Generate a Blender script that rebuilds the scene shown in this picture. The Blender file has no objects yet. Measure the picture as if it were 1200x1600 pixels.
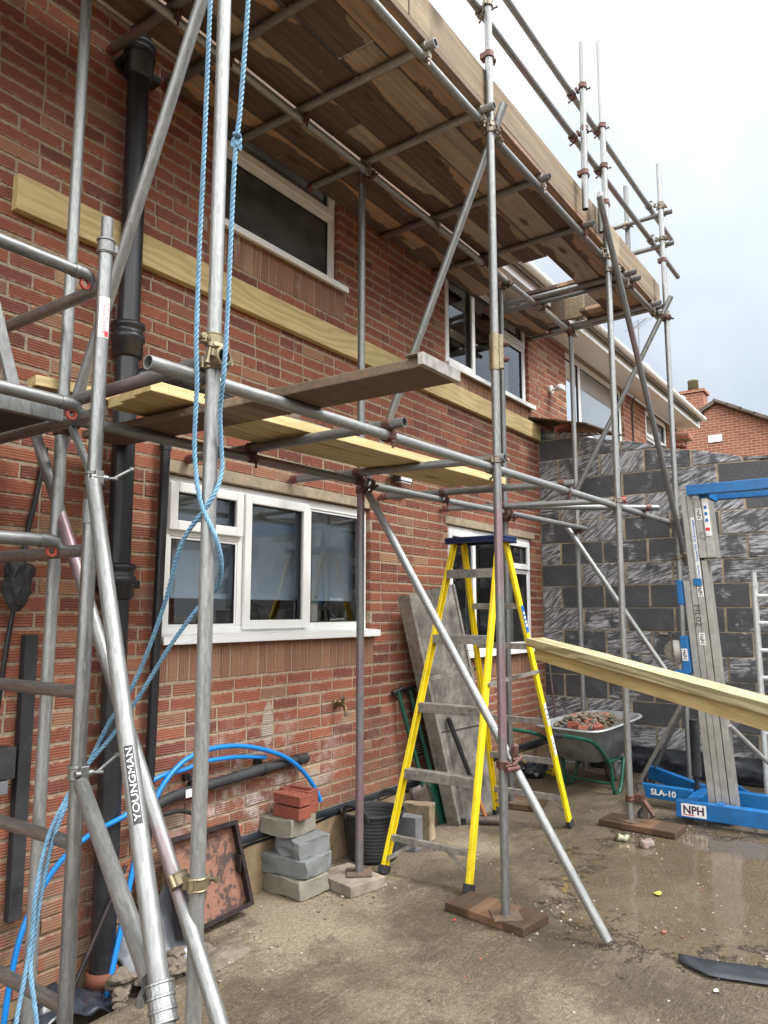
import bpy, bmesh, math, random
from mathutils import Vector, Matrix, noise
rnd = random.Random(11)
SC = bpy.context.scene
COL = SC.collection
R = math.radians

# ------------------------------------------------------------------ camera
cam_d = bpy.data.cameras.new('camera')
cam = bpy.data.objects.new('camera', cam_d); COL.objects.link(cam)
_p, _y = R(7.59), R(35.42)
FW = Vector((math.cos(_p)*math.cos(_y), math.cos(_p)*math.sin(_y), math.sin(_p)))
RT = Vector((math.sin(_y), -math.cos(_y), 0)); UP = RT.cross(FW)
m = Matrix((RT, UP, -FW)).transposed().to_4x4(); m.translation = Vector((0, -3.295, 1.6))
cam.matrix_world = m
cam_d.sensor_fit = 'HORIZONTAL'; cam_d.sensor_width = 36; cam_d.lens = 36*1177/1200
cam_d.clip_start = 0.05; cam_d.clip_end = 2000
SC.camera = cam
SC.render.resolution_x = 768; SC.render.resolution_y = 1024

# ------------------------------------------------------------------ world: overcast sky
W = bpy.data.worlds.new('World'); SC.world = W; W.use_nodes = True
SUN_EL, SUN_AZ = R(55), R(-70)     # azimuth measured from +x towards +y
wn = W.node_tree; wn.nodes.clear()
def wnode(t, **a):
    n = wn.nodes.new(t)
    for k, v in a.items(): setattr(n, k, v)
    return n
wo = wnode('ShaderNodeOutputWorld'); bg = wnode('ShaderNodeBackground'); bg.inputs['Strength'].default_value = 0.1
sky = wnode('ShaderNodeTexSky', sky_type='NISHITA'); sky.sun_disc = False
sky.sun_elevation = SUN_EL; sky.sun_rotation = R(90) - SUN_AZ
tc = wnode('ShaderNodeTexCoord'); sep = wnode('ShaderNodeSeparateXYZ')
wn.links.new(tc.outputs['Generated'], sep.inputs[0])
nz = wnode('ShaderNodeTexNoise'); nz.inputs['Scale'].default_value = 2.6; nz.inputs['Detail'].default_value = 5; nz.inputs['Roughness'].default_value = .5
wn.links.new(tc.outputs['Generated'], nz.inputs['Vector'])
mr = wnode('ShaderNodeMapRange'); mr.inputs['From Min'].default_value = .05; mr.inputs['From Max'].default_value = .62
wn.links.new(sep.outputs['Z'], mr.inputs['Value'])
ad = wnode('ShaderNodeMath', operation='MULTIPLY_ADD'); ad.inputs[1].default_value = 1.15; 
sb = wnode('ShaderNodeMath', operation='SUBTRACT'); sb.inputs[1].default_value = .56
az = wnode('ShaderNodeMath', operation='MULTIPLY_ADD'); az.inputs[1].default_value = -.52     # a darker cloud bank lies beyond the far end of the yard
wn.links.new(sep.outputs['X'], az.inputs[0]); wn.links.new(mr.outputs['Result'], az.inputs[2]); ay = wnode('ShaderNodeMath', operation='MULTIPLY_ADD'); ay.inputs[1].default_value = -.30     # added sky brightening behind the camera, out of view, fills the house wall
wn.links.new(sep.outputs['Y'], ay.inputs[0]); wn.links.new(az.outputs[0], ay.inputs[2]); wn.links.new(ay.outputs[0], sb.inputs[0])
wn.links.new(nz.outputs['Fac'], ad.inputs[0]); wn.links.new(sb.outputs[0], ad.inputs[2])
rp = wnode('ShaderNodeValToRGB'); cr = rp.color_ramp
cr.elements[0].position = 0; cr.elements[0].color = (.19, .208, .235, 1)
cr.elements[1].position = 1; cr.elements[1].color = (1.3, 1.3, 1.28, 1)
e = cr.elements.new(.36); e.color = (.27, .29, .31, 1)
e = cr.elements.new(.60); e.color = (.46, .48, .485, 1)
wn.links.new(ad.outputs[0], rp.inputs['Fac'])
sc10 = wnode('ShaderNodeVectorMath', operation='SCALE'); sc10.inputs['Scale'].default_value = 11.5
wn.links.new(rp.outputs['Color'], sc10.inputs[0])
mx = wnode('ShaderNodeMix', data_type='RGBA'); mx.inputs[0].default_value = .94
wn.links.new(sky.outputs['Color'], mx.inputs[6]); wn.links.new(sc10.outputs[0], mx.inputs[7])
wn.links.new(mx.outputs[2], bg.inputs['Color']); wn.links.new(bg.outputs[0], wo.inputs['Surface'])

# ------------------------------------------------------------------ sun (soft, behind cloud)
sl = bpy.data.lights.new('sun', 'SUN'); sl.energy = 1.5; sl.angle = R(20); sl.color = (1, .97, .92)
so = bpy.data.objects.new('sun', sl); COL.objects.link(so)
sd = Vector((math.cos(SUN_EL)*math.cos(SUN_AZ), math.cos(SUN_EL)*math.sin(SUN_AZ), math.sin(SUN_EL)))
so.rotation_euler = sd.to_track_quat('Z', 'Y').to_euler(); so.location = (3, -8, 12)
SC.view_settings.view_transform = 'Standard'; SC.view_settings.look = 'None'
SC.view_settings.exposure = 1.66; SC.view_settings.gamma = 1.0
try: SC.view_settings.use_curve_mapping = False
except Exception: pass
SC.render.engine = 'CYCLES'
SC.cycles.max_bounces = 6; SC.cycles.diffuse_bounces = 3; SC.cycles.glossy_bounces = 4; SC.cycles.transmission_bounces = 4
SC.cycles.transparent_max_bounces = 8; SC.cycles.caustics_reflective = False; SC.cycles.caustics_refractive = False

# ------------------------------------------------------------------ materials
class NT:
    def __init__(s, name):
        s.m = bpy.data.materials.new(name); s.m.use_nodes = True
        s.t = s.m.node_tree; s.b = s.t.nodes['Principled BSDF']; s.out = s.t.nodes['Material Output']
    def put(s, node, key, v):
        i = node.inputs[key]
        if isinstance(v, bpy.types.NodeSocket): s.t.links.new(v, i)
        else:
            if i.type == 'RGBA' and not isinstance(v, tuple): v = (v, v, v, 1)
            if isinstance(v, tuple) and len(v) == 3 and i.type == 'RGBA': v = v + (1,)
            i.default_value = v
    def n(s, typ, out=0, attrs=None, **inp):
        nd = s.t.nodes.new('ShaderNode' + typ)
        for k, v in (attrs or {}).items(): setattr(nd, k, v)
        for k, v in inp.items(): s.put(nd, k.replace('_', ' '), v)
        return nd.outputs[out]
    def obj(s): return s.n('TexCoord', 'Object')
    def pos(s): return s.n('NewGeometry', 'Position')
    def isl(s): return s.n('NewGeometry', 'Random Per Island')
    def rand(s): return s.n('ObjectInfo', 'Random')
    def scl(s, v, x, y, z, off=None):
        nd = s.t.nodes.new('ShaderNodeMapping'); s.t.links.new(v, nd.inputs['Vector'])
        nd.inputs['Scale'].default_value = (x, y, z)
        if off is not None: s.put(nd, 'Location', off)
        return nd.outputs[0]
    def noise(s, v, sc, det=4, ro=.55, dist=0): return s.n('TexNoise', 0, Vector=v, Scale=sc, Detail=det, Roughness=ro, Distortion=dist)
    def math(s, op, a, b=0.0, c=0.0, clamp=False):
        nd = s.t.nodes.new('ShaderNodeMath'); nd.operation = op; nd.use_clamp = clamp
        s.put(nd, 0, a); s.put(nd, 1, b); s.put(nd, 2, c); return nd.outputs[0]
    def ss(s, v, a, b): return s.n('MapRange', 0, dict(interpolation_type='SMOOTHSTEP'), Value=v, From_Min=a, From_Max=b)
    def lin(s, v, a, b, c=0., d=1.):
        nd = s.t.nodes.new('ShaderNodeMapRange'); s.put(nd, 0, v)
        for i, x in enumerate((a, b, c, d)): nd.inputs[i+1].default_value = x
        return nd.outputs[0]
    def ramp(s, f, stops, const=False):
        nd = s.t.nodes.new('ShaderNodeValToRGB'); s.put(nd, 0, f); cr = nd.color_ramp
        if const: cr.interpolation = 'CONSTANT'
        while len(cr.elements) < len(stops): cr.elements.new(.5)
        for e, (p, c) in zip(cr.elements, stops): e.position = p; e.color = tuple(c) + (1,)
        return nd.outputs[0]
    def mix(s, f, a, b, mode='MIX'):
        nd = s.t.nodes.new('ShaderNodeMix'); nd.data_type = 'RGBA'; nd.blend_type = mode
        s.put(nd, 0, f); s.put(nd, 6, a); s.put(nd, 7, b); return nd.outputs[2]
    def sepx(s, v):
        nd = s.t.nodes.new('ShaderNodeSeparateXYZ'); s.t.links.new(v, nd.inputs[0]); return nd.outputs
    def bump(s, h, st=.5, dist=.005, normal=None):
        nd = s.t.nodes.new('ShaderNodeBump'); s.put(nd, 'Height', h); nd.inputs['Strength'].default_value = st
        nd.inputs['Distance'].default_value = dist
        if normal is not None: s.put(nd, 'Normal', normal)
        return nd.outputs[0]
    def set(s, **kw):
        for k, v in kw.items(): s.put(s.b, k.replace('_', ' '), v)
        return s.m

def simple(name, col, rough=.6, metal=0., var=.12, nscale=14, bump=.0, scuff=None, sc_amt=.6):
    t = NT(name); v = t.obj(); f = t.noise(v, nscale, 5, .6); g = t.noise(v, nscale*.18, 3)
    k = t.math('ADD', t.math('MULTIPLY', f, .6), t.math('MULTIPLY', g, .4))
    lo = tuple(c*(1-var*2) for c in col); hi = tuple(min(1, c*(1+var*1.6)) for c in col)
    c = t.ramp(k, [(.3, lo), (.7, hi)])
    if scuff:
        c = t.mix(t.math('MULTIPLY', t.ss(t.noise(v, 34, 6, .78), .60, .70), sc_amt), c, scuff)
        c = t.mix(t.math('MULTIPLY', t.ss(t.noise(v, 9, 7, .75), .56, .70), sc_amt*.6), c, tuple(x*.55 for x in col))
    kw = dict(Base_Color=c, Roughness=t.lin(f, .3, .7, rough*.85, min(1, rough*1.15)), Metallic=metal)
    if bump: kw['Normal'] = t.bump(t.noise(v, nscale*4, 4), bump, .003)
    return t.set(**kw)

def brick_mat(name, axis, dark=1.0, ribs=1.0):
    t = NT(name); P = t.pos(); i = t.isl(); xyz = t.sepx(P)
    c = t.ramp(i, [(0, (.135, .042, .031)), (.08, (.24, .074, .043)), (.22, (.35, .113, .057)), (.36, (.29, .088, .048)), (.48, (.385, .135, .069)),
                   (.60, (.33, .102, .053)), (.70, (.20, .062, .044)), (.80, (.36, .118, .060)), (.88, (.27, .092, .054)), (.94, (.39, .17, .092)), (.975, (.45, .29, .165)), (1, (.26, .11, .075))])
    c = t.mix(t.math('MULTIPLY', t.ss(t.noise(P, 16, 5, .7), .42, .68), .26), c, (.36, .135, .072))
    c = t.mix(1.0, c, (.88, .87, .90), 'MULTIPLY')
    c = t.mix(t.math('MULTIPLY', t.ss(t.noise(P, 7.5, 5, .7), .52, .72), .45), c, (.15, .052, .038))
    if dark != 1.0: c = t.mix(.55, c, (.31, .205, .125))
    rib = xyz[2] if axis == 'z' else xyz[0]
    jit = t.math('MULTIPLY', t.noise(t.scl(P, 9, 9, 9), 1, 2), .006)
    ph = t.math('MULTIPLY', t.math('ADD', rib, jit), 2*math.pi/.0125)
    w = t.math('SINE', t.math('ADD', ph, t.math('MULTIPLY', i, 6.28)))
    wr = t.ss(w, -.75, .35); rk = t.math('ADD', t.math('MULTIPLY', t.math('FRACT', t.math('MULTIPLY', i, 23.7)), .8), .25)
    fine = t.noise(P, 190, 3, .7); mid = t.noise(P, 34, 5, .65); big = t.noise(P, 1.1, 4)
    drag = t.noise(t.scl(P, 14 if axis == 'z' else 120, 1, 120 if axis == 'z' else 14), 1, 4, .7)
    c = t.mix(t.math('MULTIPLY', t.ss(mid, .5, .8), .5), c, (.10, .035, .028))
    c = t.mix(t.math('MULTIPLY', t.ss(drag, .56, .78), .35), c, (.36, .17, .11))
    # drag grooves coloured darker than the ribs
    c = t.mix(t.math('MULTIPLY', t.math('MULTIPLY', t.math('SUBTRACT', 1., wr), rk), .62*ribs), c, (.085, .034, .024))
    fz = t.math('FRACT', t.math('DIVIDE', t.math('SUBTRACT', xyz[2], Z0), ROW))
    near = t.math('MAXIMUM', t.ss(fz, .20, .02), t.ss(fz, .62, .80))
    c = t.mix(t.math('MULTIPLY', t.math('MULTIPLY', near, t.ss(t.noise(P, 27, 6, .72), .45, .62)), .75 if axis == 'z' else .0), c, (.40, .31, .22))
    # lime bloom and splashed mud low on the wall
    low = t.ss(xyz[2], 1.25, .45)
    bl = t.ss(t.noise(P, 3.1, 7, .74), .47, .66)
    mid_x = t.math('MULTIPLY', t.ss(xyz[0], 2.6, 3.0), t.ss(xyz[0], 4.3, 3.7))
    bl = t.math('MULTIPLY', t.math('MULTIPLY', bl, low), t.math('ADD', t.math('MULTIPLY', mid_x, .72), .12))
    c = t.mix(t.math('MULTIPLY', bl, 1.15, 0, True), c, (.58, .53, .50))
    drip = t.math('MULTIPLY', t.ss(t.noise(t.scl(P, 9, 9, 1.1), 1, 5, .7), .58, .70), t.math('MULTIPLY', mid_x, t.ss(xyz[2], .75, 1.25)))
    c = t.mix(t.math('MULTIPLY', drip, .75), c, (.60, .56, .52))
    wob = t.math('MULTIPLY', t.math('SUBTRACT', t.noise(P, 11, 5, .65), .5), 1.5)
    for ex, ez, rx, rz_ in ((3.42, .93, .055, .13), (3.62, 2.90, .05, .13), (4.30, 3.62, .04, .06), (2.12, 2.60, .10, .07), (2.05, 3.25, .07, .05), (3.85, .53, .06, .07)):
        a = t.math('DIVIDE', t.math('SUBTRACT', xyz[0], ex), rx); b_ = t.math('DIVIDE', t.math('SUBTRACT', xyz[2], ez), rz_)
        e_ = t.math('ADD', t.math('ADD', t.math('MULTIPLY', a, a), t.math('MULTIPLY', b_, b_)), wob)
        c = t.mix(t.math('MULTIPLY', t.ss(e_, 1.1, .7), .85), c, (.36, .32, .26))
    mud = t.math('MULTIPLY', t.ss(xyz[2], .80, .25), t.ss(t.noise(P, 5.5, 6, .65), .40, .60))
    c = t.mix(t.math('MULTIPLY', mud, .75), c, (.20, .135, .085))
    up = t.math('MULTIPLY', t.ss(t.noise(P, 2.1, 6, .75), .62, .76), .30)
    c = t.mix(up, c, (.34, .22, .17))
    h = t.math('ADD', t.math('MULTIPLY', t.math('MULTIPLY', wr, rk), 1.0*ribs), t.math('MULTIPLY', fine, .5))
    return t.set(Base_Color=c, Roughness=.86, Normal=t.bump(h, .75, .0035))

ROW, Z0 = .075, .333
def mortar_mat():
    t = NT('mortar'); P = t.pos(); z = t.sepx(P)[2]
    n = t.noise(P, 40, 6, .7); b = t.noise(P, 2.2, 4)
    c = t.ramp(n, [(.25, (.21, .16, .11)), (.55, (.38, .30, .215)), (.8, (.52, .44, .34))])
    c = t.mix(t.math('MULTIPLY', t.ss(b, .5, .7), .6), c, (.26, .195, .135))
    c = t.mix(t.math('MULTIPLY', t.ss(z, 1.0, .3), .5), c, (.17, .12, .08))
    return t.set(Base_Color=c, Roughness=.95, Normal=t.bump(t.noise(P, 160, 4, .7), .8, .004))

def galv(name, base=.36, metal=.55, stain=.5, pink=.0, dirt=.3):
    t = NT(name); v = t.obj(); r = t.rand()
    off = t.n('CombineXYZ', 0, X=t.math('MULTIPLY', r, 31.), Y=t.math('MULTIPLY', r, 17.), Z=t.math('MULTIPLY', r, 53.))
    nd = t.t.nodes.new('ShaderNodeVectorMath'); t.t.links.new(v, nd.inputs[0]); t.t.links.new(off, nd.inputs[1]); v2 = nd.outputs[0]
    sp = t.n('TexVoronoi', 'Color', Vector=t.scl(v2, 1, 1, .22), Scale=170.); g = t.sepx(sp)[0]
    n1 = t.noise(t.scl(v2, 1, 1, .4), 5, 6, .65); n2 = t.noise(t.scl(v2, 1, 1, .07), 120, 5, .65)
    k = t.math('ADD', t.math('MULTIPLY', g, .25), t.math('ADD', t.math('MULTIPLY', n1, .4), t.math('MULTIPLY', n2, .35)))
    b = base*1.0
    c = t.ramp(k, [(.28, (b*.70, b*.725, b*.73)), (.5, (b*.95, b*.98, b*.98)), (.72, (b*1.22, b*1.25, b*1.23))])
    c = t.mix(t.math('MULTIPLY', t.ss(t.noise(t.scl(v2, 1, 1, .35), 11, 6, .7), .56, .72), stain*.55), c, (b*.42, b*.40, b*.37))
    c = t.mix(t.math('MULTIPLY', t.ss(t.noise(t.scl(v2, 1, 1, .3), 40, 6, .75), .66, .74), dirt), c, (.50, .47, .42))
    c = t.mix(t.math('MULTIPLY', t.ss(t.noise(v2, 1.4, 3, .5), .56, .66), pink), c, (.30, .11, .16))
    return t.set(Base_Color=c, Metallic=metal, Roughness=t.lin(n2, .3, .7, .30, .55), Normal=t.bump(n2, .15, .002))

def board_mat(name, dark, light, hue, amt=1.0):
    t = NT(name); v = t.obj(); r = t.rand(); xyz = t.sepx(v)
    sh = t.n('CombineXYZ', 0, X=t.math('MULTIPLY', r, 40.), Y=t.math('MULTIPLY', r, 7.), Z=0.)
    nd = t.t.nodes.new('ShaderNodeVectorMath'); t.t.links.new(v, nd.inputs[0]); t.t.links.new(sh, nd.inputs[1]); q = nd.outputs[0]
    gr = t.noise(t.scl(q, 1.6, 34, 34), 1, 7, .62, .35); fine = t.noise(t.scl(q, 5, 160, 120), 1, 4, .6)
    kn = t.n('TexVoronoi', 'Distance', Vector=t.scl(q, 1.6, 5.5, 1), Scale=1.0)
    knot = t.ss(kn, .17, .06)
    b = t.math('ADD', t.math('MULTIPLY', xyz[1], 6.5), t.math('MULTIPLY', t.math('SUBTRACT', t.noise(t.scl(q, .8, .25, 1), 1, 2, .5), .5), 3.6))
    b = t.math('ADD', b, t.math('MULTIPLY', t.math('SUBTRACT', t.noise(t.scl(q, 9, 16, 1), 1, 4, .65), .5), .55))
    b = t.math('ADD', b, t.math('MULTIPLY', t.math('SUBTRACT', r, .5), 1.3))
    wet = t.ss(b, .02, .12); edge = t.ss(t.math('ABSOLUTE', xyz[1]), .100, .112)
    l = t.mix(t.ss(t.math('FRACT', t.math('MULTIPLY', r, 7.3)), .35, .65), light, hue); l = t.mix(t.ss(gr, .3, .72), tuple(x*.55 for x in light), l)
    d = t.mix(t.ss(gr, .3, .7), tuple(x*.55 for x in dark), dark)
    c = t.mix(t.math('MULTIPLY', wet, amt), l, d); c = t.mix(t.math('MULTIPLY', edge, .65), c, tuple(x*.35 for x in dark))
    c = t.mix(t.math('MULTIPLY', t.ss(t.noise(q, 26, 5, .75), .60, .72), .5), c, tuple(x*1.35 for x in light))
    c = t.mix(t.math('MULTIPLY', knot, .8), c, (.045, .02, .012))
    c = t.mix(t.math('MULTIPLY', t.ss(fine, .6, .75), .25), c, tuple(x*.4 for x in dark))
    return t.set(Base_Color=c, Roughness=.85, Normal=t.bump(t.math('ADD', gr, fine), .35, .003))

def timber(name, lo, hi, rw=.22, knots=True):
    t = NT(name); v = t.obj(); r = t.rand(); 
    sh = t.n('CombineXYZ', 0, X=t.math('MULTIPLY', r, 40.), Y=t.math('MULTIPLY', r, 3.), Z=t.math('MULTIPLY', r, 5.))
    nd = t.t.nodes.new('ShaderNodeVectorMath'); t.t.links.new(v, nd.inputs[0]); t.t.links.new(sh, nd.inputs[1]); q = nd.outputs[0]
    wq = t.scl(q, .35, 5, 5)
    qs = t.sepx(q); wv = t.noise(t.scl(q, .75, 4.5, 4.5), 1, 3, .55)
    ring = t.math('SINE', t.math('ADD', t.math('MULTIPLY', t.math('ADD', qs[1], t.math('MULTIPLY', qs[2], .8)), 120.), t.math('MULTIPLY', wv, 46.)))
    ring = t.ss(ring, -.9, .55)
    gr = t.noise(t.scl(q, 3, 260, 260), 1, 5, .6, .3); md = t.noise(t.scl(q, 1.3, 16, 16), 1, 5, .6, 1.2)
    c = t.ramp(t.math('ADD', t.math('MULTIPLY', ring, rw), t.math('ADD', t.math('MULTIPLY', gr, .28), t.math('MULTIPLY', md, .72-rw))), [(.2, lo), (.55, tuple((a+b)/2 for a, b in zip(lo, hi))), (.8, hi)])
    big = t.noise(t.scl(q, 1, 3, 3), 1.2, 4)
    c = t.mix(t.math('MULTIPLY', t.ss(big, .5, .72), .4), c, tuple(x*.72 for x in lo))
    if knots:
        kn = t.n('TexVoronoi', 'Distance', Vector=t.scl(q, 1.15, 4.5, 4.5), Scale=1.0)
        c = t.mix(t.math('MULTIPLY', t.ss(kn, .13, .05), .75), c, (.13, .065, .025))
    return t.set(Base_Color=c, Roughness=.72, Normal=t.bump(gr, .08, .001))

def ground_mat():
    t = NT('wet_concrete'); P = t.pos(); xyz = t.sepx(P); x, y = xyz[0], xyz[1]
    n1 = t.noise(P, .9, 6, .62); n2 = t.noise(P, 5.5, 7, .7); n3 = t.noise(P, 46, 6, .75); n4 = t.noise(P, 150, 3, .7)
    rot = t.t.nodes.new('ShaderNodeMapping'); t.t.links.new(P, rot.inputs['Vector']); rot.inputs['Rotation'].default_value = (0, 0, R(24)); rot.inputs['Scale'].default_value = (3.2, 46, 1)
    br = t.noise(rot.outputs[0], 1, 5, .7, .4)
    rot2 = t.t.nodes.new('ShaderNodeMapping'); t.t.links.new(P, rot2.inputs['Vector']); rot2.inputs['Rotation'].default_value = (0, 0, R(-31)); rot2.inputs['Scale'].default_value = (2.6, 60, 1)
    br2 = t.noise(rot2.outputs[0], 1, 5, .7, .4)
    dry = t.ramp(n3, [(.2, (.10, .078, .048)), (.5, (.235, .19, .128)), (.8, (.40, .34, .25))])
    wet = t.ramp(n3, [(.22, (.028, .020, .011)), (.5, (.082, .061, .035)), (.78, (.17, .135, .086))])
    # dry margin under the wall, patchy beyond
    m = t.math('ADD', t.math('MULTIPLY', t.ss(t.math('ADD', y, t.math('MULTIPLY', t.math('SUBTRACT', n1, .5), 1.2)), -1.0, -.42), .75), t.math('MULTIPLY', t.ss(n2, .5, .7), .32))
    m = t.math('ADD', m, t.math('MULTIPLY', t.ss(n1, .50, .62), .45), 0, True)
    m = t.math('MULTIPLY', m, t.lin(x, 5.2, 6.8, 1, .38), 0, True)
    c = t.mix(m, wet, dry)
    c = t.mix(t.math('MULTIPLY', t.ss(br, .58, .74), .42), c, (.42, .37, .285))
    c = t.mix(t.math('MULTIPLY', t.ss(br2, .60, .76), .30), c, (.39, .34, .26))
    c = t.mix(t.math('MULTIPLY', t.ss(t.noise(P, 2.3, 6, .66), .52, .62), .62), c, (.050, .036, .021))
    sp = t.n('TexVoronoi', 'Distance', Vector=P, Scale=42.)
    c = t.mix(t.math('MULTIPLY', t.ss(sp, .10, .05), t.ss(n2, .48, .6)), c, (.58, .55, .48))
    sd_ = t.n('TexVoronoi', 'Distance', Vector=P, Scale=70.); c = t.mix(t.math('MULTIPLY', t.ss(sd_, .22, .12), .75), c, (.026, .019, .012))
    sd2 = t.n('TexVoronoi', 'Distance', Vector=t.scl(P, 1, 1.02, 1), Scale=95.); c = t.mix(t.math('MULTIPLY', t.ss(sd2, .18, .09), .75), c, (.52, .47, .37))
    # standing water
    dx = t.math('DIVIDE', t.math('SUBTRACT', x, 4.95), 1.15); dy = t.math('DIVIDE', t.math('ADD', y, 2.05), .74)
    d = t.math('SQRT', t.math('ADD', t.math('MULTIPLY', dx, dx), t.math('MULTIPLY', dy, dy)))
    pud = t.ss(t.math('ADD', d, t.math('MULTIPLY', t.math('SUBTRACT', t.noise(P, 3.1, 8, .72), .5), 2.1)), 1.0, .90)
    damp = t.ss(t.math('ADD', d, t.math('MULTIPLY', t.math('SUBTRACT', n1, .5), 1.6)), 1.75, .8)
    c = t.mix(t.math('MULTIPLY', damp, .30), c, (.085, .068, .046))
    c = t.mix(t.math('MULTIPLY', pud, .5), c, (.085, .066, .042))
    # soil against the wall where the slab stops
    soil = t.math('MULTIPLY', t.ss(t.math('ADD', x, t.math('MULTIPLY', n2, .3)), 2.75, 2.55), t.ss(t.math('ADD', y, t.math('MULTIPLY', n2, .2)), -.50, -.36))
    c = t.mix(t.math('MULTIPLY', soil, .85), c, t.ramp(n3, [(.3, (.035, .026, .018)), (.7, (.12, .09, .06))]))
    gsp = t.ss(n4, .55, .75); c = t.mix(t.math('MULTIPLY', gsp, .6), c, (.46, .42, .34)); c = t.mix(t.math('MULTIPLY', t.ss(n4, .45, .28), .5), c, (.03, .024, .017))
    ro = t.lin(n2, .3, .7, .36, .72)
    ro = t.mix(damp, ro, t.lin(n2, .3, .7, .16, .42)); ro = t.mix(m, ro, .9)
    ro = t.mix(pud, ro, .035)
    hh = t.math('ADD', t.math('MULTIPLY', n3, .8), t.math('ADD', t.math('MULTIPLY', n4, .75), t.math('ADD', t.math('MULTIPLY', br, .7), t.math('MULTIPLY', n2, 1.0))))
    hh = t.math('MULTIPLY', hh, t.math('SUBTRACT', 1., t.math('MULTIPLY', pud, .985)))
    return t.set(Base_Color=c, Roughness=ro, Normal=t.bump(hh, 1.0, .011), Specular_IOR_Level=.5)

def blockwork_mat():
    t = NT('black_painted_block'); P = t.pos(); i = t.isl()
    ang = t.lin(i, 0, 1, -.9, .9)
    vr = t.t.nodes.new('ShaderNodeVectorRotate'); vr.rotation_type = 'X_AXIS'; t.t.links.new(P, vr.inputs['Vector']); t.put(vr, 'Angle', ang)
    off = t.n('CombineXYZ', 0, X=t.math('MULTIPLY', i, 9.), Y=t.math('MULTIPLY', i, 13.), Z=t.math('MULTIPLY', i, 29.))
    nd = t.t.nodes.new('ShaderNodeVectorMath'); t.t.links.new(vr.outputs[0], nd.inputs[0]); t.t.links.new(off, nd.inputs[1]); q = nd.outputs[0]
    sc = t.noise(t.scl(q, 1, 6., 54), 1, 8, .76, .35)
    patch = t.noise(q, 4.2, 4, .6)
    f = t.math('MULTIPLY', t.ss(sc, .44, .60), t.ss(t.math('ADD', patch, t.math('MULTIPLY', t.math('SUBTRACT', i, .5), .60)), .45, .58))
    n = t.noise(P, 60, 5, .7)
    c = t.ramp(n, [(.25, (.026, .027, .030)), (.5, (.058, .060, .066)), (.8, (.125, .127, .132))])
    c = t.mix(t.math('MULTIPLY', t.ss(i, .75, 1.0), .7), c, (.12, .12, .125))
    hz = t.ss(t.noise(t.scl(q, 1, 1.6, 5), 1.6, 5, .65), .46, .68)
    c = t.mix(t.math('MULTIPLY', hz, .18), c, (.20, .20, .21))
    pit = t.ss(t.noise(P, 120, 3, .7), .62, .72)
    c = t.mix(t.math('MULTIPLY', f, .85), c, (.54, .54, .56)); c = t.mix(t.math('MULTIPLY', pit, .6), c, (.025, .025, .028))
    return t.set(Base_Color=c, Roughness=t.lin(n, .3, .7, .5, .8), Normal=t.bump(t.math('ADD', n, sc), .5, .004))

def glass_mat(name, tint, frost=0., refl=1.0):
    t = NT(name); t.t.nodes.remove(t.b)
    tr = t.t.nodes.new('ShaderNodeBsdfTransparent'); tr.inputs[0].default_value = tint + (1,)
    gl = t.t.nodes.new('ShaderNodeBsdfGlossy'); gl.inputs['Roughness'].default_value = frost; gl.inputs[0].default_value = (.95, .98, 1, 1)
    fr = t.t.nodes.new('ShaderNodeFresnel'); fr.inputs['IOR'].default_value = 1.52
    v = t.pos(); wv = t.bump(t.noise(v, 2.2, 2), .12, .01); t.t.links.new(wv, gl.inputs['Normal'])
    ms = t.t.nodes.new('ShaderNodeMixShader'); 
    t.t.links.new(t.math('MULTIPLY', fr.outputs[0], 1.9*refl, 0, True), ms.inputs[0])
    t.t.links.new(tr.outputs[0], ms.inputs[1]); t.t.links.new(gl.outputs[0], ms.inputs[2]); t.t.links.new(ms.outputs[0], t.out.inputs[0])
    return t.m

def upvc_mat():
    t = NT('white_upvc'); v = t.pos(); n = t.noise(v, 6, 5, .65); n2 = t.noise(v, 40, 4, .7)
    c = t.mix(t.math('MULTIPLY', t.ss(n, .54, .78), .25), (.82, .83, .83), (.58, .55, .50))
    c = t.mix(t.math('MULTIPLY', t.ss(n2, .64, .75), .2), c, (.46, .40, .33))
    return t.set(Base_Color=c, Roughness=.38)

def rust_mat():
    t = NT('rusty_paint'); v = t.obj(); n = t.noise(v, 9, 6, .65); n2 = t.noise(v, 38, 6, .75); g = t.noise(v, 3, 4)
    c = t.ramp(n2, [(.3, (.15, .065, .042)), (.6, (.25, .125, .085)), (.8, (.32, .19, .135))])
    f = t.ss(t.math('ADD', t.math('MULTIPLY', n, .55), t.math('MULTIPLY', n2, .45)), .475, .54)
    c = t.mix(t.math('MULTIPLY', f, .9), c, (.035, .025, .024))
    return t.set(Base_Color=c, Roughness=.8, Normal=t.bump(f, .4, .003))

def stained_panel():
    t = NT('stained_deck_ply'); v = t.obj(); n = t.noise(v, 5, 7, .7); n2 = t.noise(v, 30, 5, .7); n3 = t.noise(t.scl(v, 8, 8, 1.3), 1, 5, .7)
    c = t.ramp(n, [(.32, (.05, .045, .040)), (.5, (.135, .125, .113)), (.68, (.30, .285, .26))])
    c = t.mix(t.math('MULTIPLY', t.ss(n3, .55, .75), .5), c, (.30, .29, .27))
    c = t.mix(t.math('MULTIPLY', t.ss(n2, .6, .72), .5), c, (.06, .055, .048))
    return t.set(Base_Color=c, Roughness=.7)

def roof_mat():
    t = NT('roof_tiles'); P = t.pos(); i = t.isl(); n = t.noise(P, 9, 5, .7)
    c = t.ramp(n, [(.3, (.07, .055, .045)), (.7, (.16, .13, .105))])
    return t.set(Base_Color=c, Roughness=.9, Normal=t.bump(n, .5, .02))

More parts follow.
